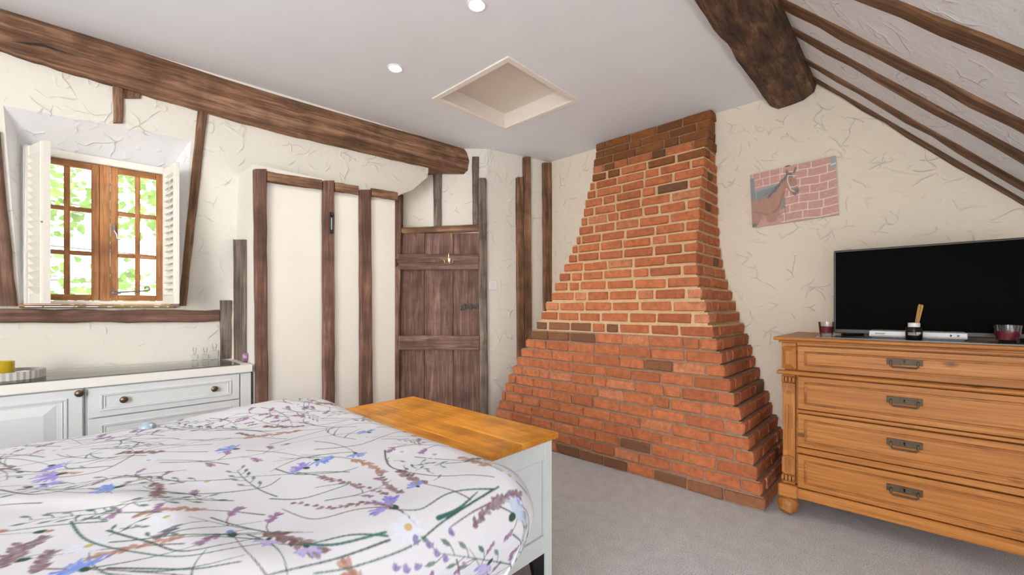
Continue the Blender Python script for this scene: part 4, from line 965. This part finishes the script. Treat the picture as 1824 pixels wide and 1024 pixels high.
# tray with candles
p = on_z(12, 676, KZ); p.y += .05
t = empty('ribbed_tray', (p.x, p.y, KZ), 'round grey ribbed tray at the left end of the worktop', 'tray')
bm = nb(); n = 72
r_out = [(.118 + (.003 if i % 2 else 0)) for i in range(n)]
ring = lambda rr, z: [bm.verts.new((p.x + (rr[i] if isinstance(rr, list) else rr) * math.cos(2 * math.pi * i / n), p.y + (rr[i] if isinstance(rr, list) else rr) * math.sin(2 * math.pi * i / n), KZ + z)) for i in range(n)]
R_ = [ring(r_out, 0), ring(r_out, .036), ring(.113, .036), ring(.113, .006)]
for A_, B_ in zip(R_, R_[1:]):
    for i in range(n): bm.faces.new((A_[i], A_[(i + 1) % n], B_[(i + 1) % n], B_[i]))
bm.faces.new(R_[0][::-1]); bm.faces.new(R_[-1]); obj('tray_body', bm, MT['tray'], t)
c = (p.x - .02, p.y + .01, KZ + .0065)
y_ = empty('yellow_candle', c, 'mustard yellow glass candle standing on the ribbed tray', 'candle')
bm = nb(); lathe(bm, [(0, 0), (.040, 0), (.042, .004), (.042, .072), (.039, .072), (.038, .05), (0, .05)], c, 28); obj('holder', bm, MT['wax_yellow'], y_, True)
bm = nb(); tube(bm, [(c[0], c[1], c[2] + .05), (c[0], c[1], c[2] + .06)], .001, 6); obj('wick', bm, MT['black'], y_)
c = (p.x + .048, p.y - .045, KZ + .0065)
y_ = empty('small_candle', c, 'small white tin candle with silver rim on the ribbed tray', 'candle')
bm = nb(); lathe(bm, [(0, 0), (.024, 0), (.024, .026), (.022, .026), (.021, .02), (0, .02)], c, 24); obj('tin', bm, MT['silver'], y_, True)
bm = nb(); lathe(bm, [(0, .0205), (.0205, .0205), (.0205, .022), (0, .022)], c, 20); obj('wax', bm, MT['white'], y_, True)
# perfume bottles
def bottle(px, py, w_, d_, h_, nk, label, stop='glass'):
    p = on_z(px, py, KZ); b = empty('perfume_bottle', (p.x, p.y, KZ), label, 'bottle', 'glass bottles on the worktop')
    bm = nb(); box(bm, p.x - w_, p.x + w_, p.y - d_, p.y + d_, KZ, KZ + h_, .006, seg=2); obj('flask', bm, MT['glass'], b, True)
    bm = nb(); lathe(bm, [(nk, h_ - .001), (nk, h_ + .012), (nk * 1.3, h_ + .014), (nk * 1.3, h_ + .019), (0, h_ + .019)], (p.x, p.y, KZ), 18); obj('neck', bm, MT['glass'], b, True)
    bm = nb(); lathe(bm, [(nk * 1.15, h_ + .0195), (nk * 1.7, h_ + .028), (nk * 1.5, h_ + .040), (0, h_ + .043)], (p.x, p.y, KZ), 18); obj('stopper', bm, MT[stop], b, True)
bottle(347, 642, .017, .012, .038, .006, 'smallest clear glass bottle on the worktop by the wall', 'glass')
bottle(366, 641, .018, .013, .036, .007, 'squat clear glass bottle between two others on the worktop', 'glass')
bottle(382, 641, .024, .014, .060, .008, 'tallest clear glass bottle with stopper on the worktop', 'glass')
p = on_z(437, 645, CT)
bm = nb(); bmesh.ops.create_icosphere(bm, subdivisions=2, radius=.03)
rr = random.Random(4)
for v in bm.verts: v.co = Vector((v.co.x * .75, v.co.y * .75, v.co.z * 1.05)) * rr.uniform(.82, 1.12)
lo = min(v.co.z for v in bm.verts)
for v in bm.verts: v.co += Vector((p.x, p.y, CT - lo + .0003))
tag(origin_to(obj('amethyst_crystal', bm, MT['amethyst']), (p.x, p.y, CT)), 'small mottled purple crystal at the end of the worktop', 'crystal')

# ------------------------------------------------------------------ blanket box
BX0, BX1, BY0, BY1, BZ = .90, 1.39, 1.046, 2.07, .60
bb = empty('blanket_box', ((BX0 + BX1) / 2, (BY0 + BY1) / 2, 0), 'pale blue painted blanket box with orange wooden lid at the bed foot', 'blanket box')
for x0_, x1_ in ((BX0, BX0 + .135), (BX0 + .1355, BX0 + .27), (BX0 + .2705, BX1)): gbox('lid_board', x0_, x1_, BY0, BY1, BZ - .024, BZ, MT['boxtop'], bb, .003)
ix0, ix1, iy0, iy1 = BX0 + .015, BX1 - .018, BY0 + .02, BY1 - .02
bm = nb(); box(bm, ix0 + .012, ix1 - .012, iy0 + .012, iy1 - .012, .14, BZ - .0245); obj('body', bm, MT['bluewhite'], bb)
for xx in (ix0, ix1 - .045):
    for yy in (iy0, iy1 - .045):
        bm = nb(); box(bm, xx, xx + .045, yy, yy + .045, 0, BZ - .0245, .003); obj('leg', bm, MT['bluewhite'], bb)
for yy in (iy0 + .001, iy1 - .021):
    for z0_, z1_ in ((.13, .20), (.50, BZ - .0245)):
        bm = nb(); box(bm, ix0 + .045, ix1 - .045, yy, yy + .02, z0_, z1_, .002); obj('end_rail', bm, MT['bluewhite'], bb)
for xx in (ix0 + .001, ix1 - .021):
    for z0_, z1_ in ((.13, .20), (.50, BZ - .0245)):
        bm = nb(); box(bm, xx, xx + .02, iy0 + .045, iy1 - .045, z0_, z1_, .002); obj('side_rail', bm, MT['bluewhite'], bb)
for yy in (iy0 + .0005,):
    a0, a1, b0, b1 = ix0 + .045, ix1 - .045, .20, .50
    for q_ in ((a0, a1, b1 - .006, b1), (a1 - .006, a1, b0, b1 - .006), (a0, a0 + .006, b0, b1 - .006)):
        bm = nb(); box(bm, q_[0], q_[1], yy + .002, yy + .012, q_[2], q_[3], .002); obj('bead', bm, MT['bluewhite'], bb)
bm = nb(); prism(bm, [(ix1 - .045, iy0 + .006, .13), (ix1 - .12, iy0 + .006, .13), (ix1 - .10, iy0 + .006, .06), (ix1 - .045, iy0 + .006, 0.0)], (0, .018, 0)); o = obj('shadow_wedge', bm, MT['black'], bb); o['label'] = 'black wedge for the shadow under the box'  # shadow beneath the box, built as a black wedge by the leg

# ------------------------------------------------------------------ bed and printed duvet
bd = empty('bed', (-.2, 1.42, 0), 'double bed with grey-blue divan base under the floral duvet', 'bed')
bm = nb(); box(bm, -1.15, .82, .78, 2.06, .08, .36, .02, seg=2); obj('divan_base', bm, MT['mattress'], bd)
bm = nb(); box(bm, -1.15, .83, .77, 2.07, .36, .635, .05, seg=3); obj('mattress', bm, MT['cream'], bd)
for fx in (-1.05, .76):
    for fy in (.86, 1.98):
        bm = nb(); lathe(bm, [(.02, 0), (.025, .01), (.025, .08)], (fx, fy, 0), 14); obj('castor', bm, MT['black'], bd)
# duvet surface: rectangle with rolled edges, then puffs and folds
AXE, BY_N, BY_F, RAD, TOP = .795, .84, 2.03, .13, .668
av = np.concatenate([np.linspace(-1.15, -.30, 24, endpoint=False), np.arange(-.30, 1.22, .0023)])
bv = np.arange(.44, 2.32, .0023)
Aa, Bb = np.meshgrid(av, bv)
def fbm(x, y, sd, f0, octs=3):
    rg = np.random.RandomState(sd); out = np.zeros_like(x)
    for o_ in range(octs):
        for k in range(5):
            th = rg.uniform(0, 6.283); fr_ = f0 * 2 ** o_ * rg.uniform(.7, 1.3); ph = rg.uniform(0, 6.283)
            out += np.sin((x * math.cos(th) + y * math.sin(th)) * fr_ + ph + 1.3 * np.sin((x * math.sin(th) - y * math.cos(th)) * fr_ * .6 + ph * 2)) / (5 * 1.9 ** o_)
    return out
def duvet_pos(A, B):
    qx = np.maximum(A - AXE, 0); qn = np.maximum(BY_N - B, 0); qf = np.maximum(B - BY_F, 0)
    qy = qf - qn; Ln = np.hypot(qx, qy); nx = np.where(Ln > 1e-9, qx / np.maximum(Ln, 1e-9), 0); ny = np.where(Ln > 1e-9, qy / np.maximum(Ln, 1e-9), 0)
    th = np.minimum(Ln / RAD, math.pi / 2); hx = RAD * np.sin(th); hz = -RAD * (1 - np.cos(th)) - np.maximum(Ln - RAD * math.pi / 2, 0)
    x = np.minimum(A, AXE) + nx * hx; y = np.clip(B, BY_N, BY_F) + ny * hx; z = TOP + hz
    flat = np.clip(1 - Ln / (RAD * 1.4), 0, 1)
    puff = fbm(A, B, 3, 5.0, 2) * .013 + .018 * np.sin(np.clip((B - .7) / 1.4, 0, 1) * math.pi) * np.sin(np.clip((A + .9) / 2.0, 0, 1) * math.pi)
    wr = fbm(A + .5 * B, B - .3 * A, 8, 16.0, 2) * .0035
    crease = np.exp(-((A - .14 + .5 * (B - 1.1) + .05 * np.sin(B * 9)) / .05) ** 2) * np.exp(-((B - 1.15) / .35) ** 2) * .009
    hump = np.exp(-(((A - .66) / .22) ** 2 + ((B - 1.93) / .16) ** 2)) * .028
    z = z + (puff + wr * 1.0 + crease + hump) * np.maximum(flat, .15)
    hang = np.clip((Ln - RAD) / .25, 0, 1)                     # folds where the cover hangs
    wob = np.sin(np.arctan2(ny, nx + 1e-9) * 9 + A * 6 + B * 7) * .018 * hang - .11 * hang ** 2
    x = x + nx * wob; y = y + ny * wob
    over = (B > 1.0) & (x > BX0 - .03)                         # rests on the lid of the blanket box
    z = np.where(over, np.maximum(z, BZ + .004), z)
    z = np.maximum(z, .05)
    return np.stack([x, y, z], -1)
P = duvet_pos(Aa, Bb)
# lookup pixel -> duvet parameter
sub = P[::4, ::4].reshape(-1, 3); sa = np.stack([Aa[::4, ::4].ravel(), Bb[::4, ::4].ravel()], -1)
rel = sub - np.array(EYE); fz_ = rel @ np.array(FW); pxx = CX + F * (rel @ np.array(RT)) / fz_; pyy = HY - F * rel[:, 2] / fz_
okm = fz_ > .2; pxx, pyy, fz_, sa = pxx[okm], pyy[okm], fz_[okm], sa[okm]
def ab(px, py):
    d = (pxx - px) ** 2 + (pyy - py) ** 2 + (fz_ - fz_.min()) * 200.0
    return tuple(sa[np.argmin(d)])
PT = Paint(-.4, 1.35, .40, 2.42, .0016, (.66, .66, .70))
GRN, DGR, MAU, PUR, BLU, BRN, TAN, LIL = (.055, .13, .095), (.035, .085, .065), (.27, .13, .27), (.25, .21, .60), (.16, .26, .66), (.20, .105, .095), (.42, .22, .15), (.45, .38, .66)
rp = random.Random(17)
def mix(a, b, t): return tuple(x * (1 - t) + y * t for x, y in zip(a, b))
def jit(c): return mix(c, (.8, .8, .85), rp.uniform(0, .22))
def stem(pts, r=.0022, col=GRN, r1=None): 
    s_ = smooth(pts, 8); PT.line(s_, r, col, .95, r1); return s_
def dirn(p, q): return math.atan2(q[1] - p[1], q[0] - p[0])
def cornflower(p, ang, s, col=PUR):
    for k in range(17):
        a = ang + rp.uniform(-1.5, 1.5); l = s * rp.uniform(.6, 1.0); PT.leaf(p, a, l, s * .10, jit(col), .85)
        PT.leaf((p[0] + math.cos(a) * l * .8, p[1] + math.sin(a) * l * .8), a + rp.uniform(-.5, .5), s * .3, s * .07, jit(mix(col, (.1, .15, .6), .4)), .9)
    PT.leaf((p[0] - math.cos(ang) * s * .38, p[1] - math.sin(ang) * s * .38), ang, s * .42, s * .17, DGR)
def daisy(p, s):
    for k in range(11): PT.leaf(p, k * .571 + rp.uniform(-.1, .1), s, s * .13, (.66, .70, .80), .75)
    PT.leaf(p, 0, s * .08, s * .2, (.55, .42, .2))
def spike(path, s, col, n=14):      # seed head along a path (lavender, sorrel)
    L_ = len(path)
    for k in range(n):
        i = min(L_ - 2, int((k + .5) / n * (L_ - 1))); a = dirn(path[i], path[i + 1]); sd = 1 if k % 2 else -1
        PT.leaf(path[i], a + sd * rp.uniform(.4, .9), s * rp.uniform(.7, 1.15), s * .24, jit(col), .92)
        PT.leaf(path[i], a + rp.uniform(-.3, .3), s * .8, s * .2, jit(mix(col, (.1, .05, .1), .3)), .7)
def leafy(path, s, col=GRN, n=7):
    L_ = len(path)
    for k in range(n):
        i = min(L_ - 2, int((k + .5) / n * (L_ - 1))); a = dirn(path[i], path[i + 1]); sd = 1 if k % 2 else -1
        b = (path[i][0] + math.cos(a + sd * .8) * s * .8, path[i][1] + math.sin(a + sd * .8) * s * .8)
        PT.line([path[i], b], .0011, col); PT.leaf(b, a + sd * .35, s, s * .17, jit(col), .95)
def grass(p, ang, ln, bend, col=GRN, r=.0028):
    pts = [(p[0] + math.cos(ang + bend * t) * ln * t, p[1] + math.sin(ang + bend * t) * ln * t) for t in (0, .35, .7, 1)]; return stem(pts, r, col, .0005)
def bud(p, ang, s, col): PT.leaf(p, ang, s, s * .3, DGR); PT.leaf((p[0] + math.cos(ang) * s * .8, p[1] + math.sin(ang) * s * .8), ang, s * .6, s * .22, col)
# soft blurry background stems, then a scatter of sprays that drift across the bed
for k in range(60):
    p = (rp.uniform(-.35, 1.25), rp.uniform(.5, 2.35)); grass(p, rp.choice((-.75, 2.4)) + rp.gauss(0, .3), rp.uniform(.15, .4), rp.uniform(-.6, .6), (.66, .68, .78), .003)
def spray(p, ang, sc, kind):
    ln = sc * rp.uniform(.8, 1.2); bend = rp.uniform(-.5, .5)
    path = grass(p, ang, ln, bend, rp.choice((GRN, DGR, BRN)), .0021); tip = path[-1]; ta = dirn(path[-3], path[-1])
    if kind == 0: spike(path[len(path) // 2:], sc * .085, TAN if rp.random() < .6 else BRN, 16)
    elif kind == 1:
        for b in range(4):
            i = int(len(path) * (.35 + .15 * b)) - 1; sp = grass(path[i], ta + (1 if b % 2 else -1) * .6, sc * .25, (1 if b % 2 else -1) * .5, BRN, .0012); spike(sp[len(sp) // 2:], sc * .06, MAU, 6)
    elif kind == 2: leafy(path[len(path) // 3:], sc * .095, GRN, 9)
    elif kind == 3: cornflower(tip, ta, sc * .15, rp.choice((PUR, BLU, BLU)))
    elif kind == 4: daisy(tip, sc * .11)
    elif kind == 5: bud(tip, ta, sc * .09, rp.choice((BLU, TAN)))
    else:
        for q_ in range(3): grass(path[int(len(path) * (.2 + .2 * q_))], ta + rp.uniform(-.5, .5), ln * .5, rp.uniform(-.6, .6), GRN, .002)
SC = []
for k in range(2200):
    p = (rp.uniform(-.35, 1.28), rp.uniform(.45, 2.38))
    if all((p[0] - s_[0]) ** 2 + (p[1] - s_[1]) ** 2 > .0058 for s_ in SC): SC.append(p)
# hand-placed motifs read off the photograph (pixel paths on the duvet)
def tp(pts): return [ab(*p) for p in pts]
motif_px = []
def tstem(pts, r=.0024, col=GRN, r1=None): motif_px.extend(pts); return stem(tp(pts), r, col, r1)
TODO = []
def later(fn): TODO.append(fn)
M_ = [
 ('s', [(740, 932), (700, 905), (640, 905), (560, 922), (505, 905)], BRN), ('s', [(880, 868), (800, 880), (745, 905), (690, 908)], GRN),
 ('s', [(890, 868), (800, 925), (735, 975), (640, 1010), (560, 1024)], GRN), ('s', [(800, 925), (835, 895), (880, 872)], DGR),
 ('s', [(905, 880), (850, 905), (800, 938)], BRN), ('s', [(690, 960), (600, 992), (480, 1020)], DGR),
 ('s', [(190, 945), (260, 965), (340, 980), (470, 955)], DGR), ('s', [(190, 1014), (260, 1016), (350, 1012), (425, 1000)], DGR),
 ('s', [(128, 930), (160, 960), (235, 983), (345, 985), (470, 968)], GRN), ('s', [(690, 955), (620, 950), (545, 972), (500, 966)], GRN),
 ('s', [(490, 835), (530, 842), (600, 838), (640, 832)], GRN), ('s', [(685, 800), (692, 830), (740, 842), (800, 846), (880, 848)], DGR),
 ('s', [(480, 890), (545, 885), (620, 862), (560, 868)], GRN), ('s', [(0, 872), (60, 880), (130, 870), (200, 852), (330, 838)], DGR),
 ('s', [(90, 850), (180, 838), (260, 800), (330, 790)], BRN), ('s', [(300, 880), (390, 880), (470, 868), (500, 850)], GRN),
 ('s', [(560, 800), (640, 790), (700, 770), (740, 760)], GRN), ('s', [(480, 790), (560, 770), (640, 752), (720, 748)], DGR),
]
for kd, pts, cl_ in M_: motif_px.extend(pts)
mp_ab = [ab(*p) for p in motif_px]
for p in SC:
    if p[0] < .97 and any((p[0] - m_[0]) ** 2 + (p[1] - m_[1]) ** 2 < .0045 for m_ in mp_ab) and rp.random() < .55: continue
    spray(p, rp.choice((-.80, 2.30, 2.34)) + rp.gauss(0, .22), rp.uniform(.17, .32), rp.choice((0, 0, 1, 1, 1, 2, 2, 3, 4, 5, 6, 6)))
for kd, pts, cl_ in M_: stem(tp(pts), .0025, cl_, .0012)
def face(a, b): return dirn(ab(*a), ab(*b))
def at(fn, px, py, to, *a): fn(ab(px, py), face((px, py), to), *a)
at(cornflower, 693, 902, (660, 895), .055, PUR); at(cornflower, 541, 831, (520, 830), .042, PUR); at(cornflower, 655, 769, (640, 765), .040, BLU); at(cornflower, 100, 846, (85, 850), .050, PUR)
at(cornflower, 415, 801, (400, 800), .045, BLU); at(cornflower, 200, 870, (185, 872), .045, BLU); at(cornflower, 918, 915, (930, 905), .055, (.42, .50, .66)); at(cornflower, 870, 1005, (860, 1015), .040, LIL)
at(cornflower, 478, 960, (470, 975), .026, LIL); at(cornflower, 546, 974, (552, 985), .028, LIL); at(cornflower, 150, 1012, (130, 1005), .040, BLU); at(cornflower, 740, 866, (730, 860), .026, BLU)
for px, py, s_ in ((727, 935, .042), (773, 808, .036), (716, 803, .030), (293, 920, .030), (262, 760, .02), (530, 720, .03)): daisy(ab(px, py), s_)
for pts in ([(700, 902), (650, 895), (590, 902), (520, 895)], [(690, 880), (640, 865), (590, 855), (575, 850)], [(715, 880), (690, 862), (676, 842)]): spike(smooth(tp(pts), 6), .017, (.24, .13, .13), 18)
for pts in ([(20, 1000), (50, 975), (75, 960)], [(0, 1010), (20, 990), (30, 970)], [(60, 1020), (80, 1005), (85, 985)], [(845, 935), (865, 905), (890, 890)], [(880, 900), (905, 885), (925, 878)]): spike(smooth(tp(pts), 6), .020, (.21, .13, .15), 14)
for pts in ([(700, 1015), (715, 995)], [(720, 1020), (732, 1000)], [(745, 1015), (748, 990)], [(762, 975), (766, 955)], [(775, 990), (788, 970)], [(790, 1000), (805, 985)], [(800, 950), (815, 940)], [(735, 960), (765, 958)]): spike(smooth(tp(pts), 6), .014, (.24, .20, .42), 7)
for pts in ([(690, 812), (720, 828), (760, 830)], [(740, 838), (745, 828), (760, 822)], [(130, 935), (150, 922), (190, 918)], [(190, 955), (215, 940), (245, 935)], [(270, 965), (280, 950), (305, 945)], [(770, 860), (775, 830), (790, 826)]): leafy(smooth(tp(pts), 6), .020, GRN, 5)
stem(tp([(545, 972), (600, 965), (690, 948)]), .003, (.05, .16, .13)); stem(tp([(780, 925), (815, 905), (850, 876)]), .006, (.04, .13, .11), .001)
grid_cols = PT.sample(Aa.ravel(), Bb.ravel())
dv = grid_mesh('duvet', P, grid_cols, MT['duvet']); tag(dv, 'white duvet printed with wildflower stems spread over the bed', 'duvet')
dc = ab(262, 762); dp = Vector(duvet_pos(np.array([[dc[0]]]), np.array([[dc[1]]]))[0, 0])
bm = nb(); lathe(bm, [(0, 0), (.024, 0), (.026, .004), (.022, .013), (.012, .019), (0, .021)], dp + UP * .001, 24)
MT['bluesilver'] = plain('blue_silver', (0.42, 0.52, 0.60), 0.3, 0.4, var=0.05)
tag(origin_to(obj('silver_dome', bm, MT['bluesilver'], None, True), dp), 'small round silver object lying on the duvet near the cabinets', 'ornament')
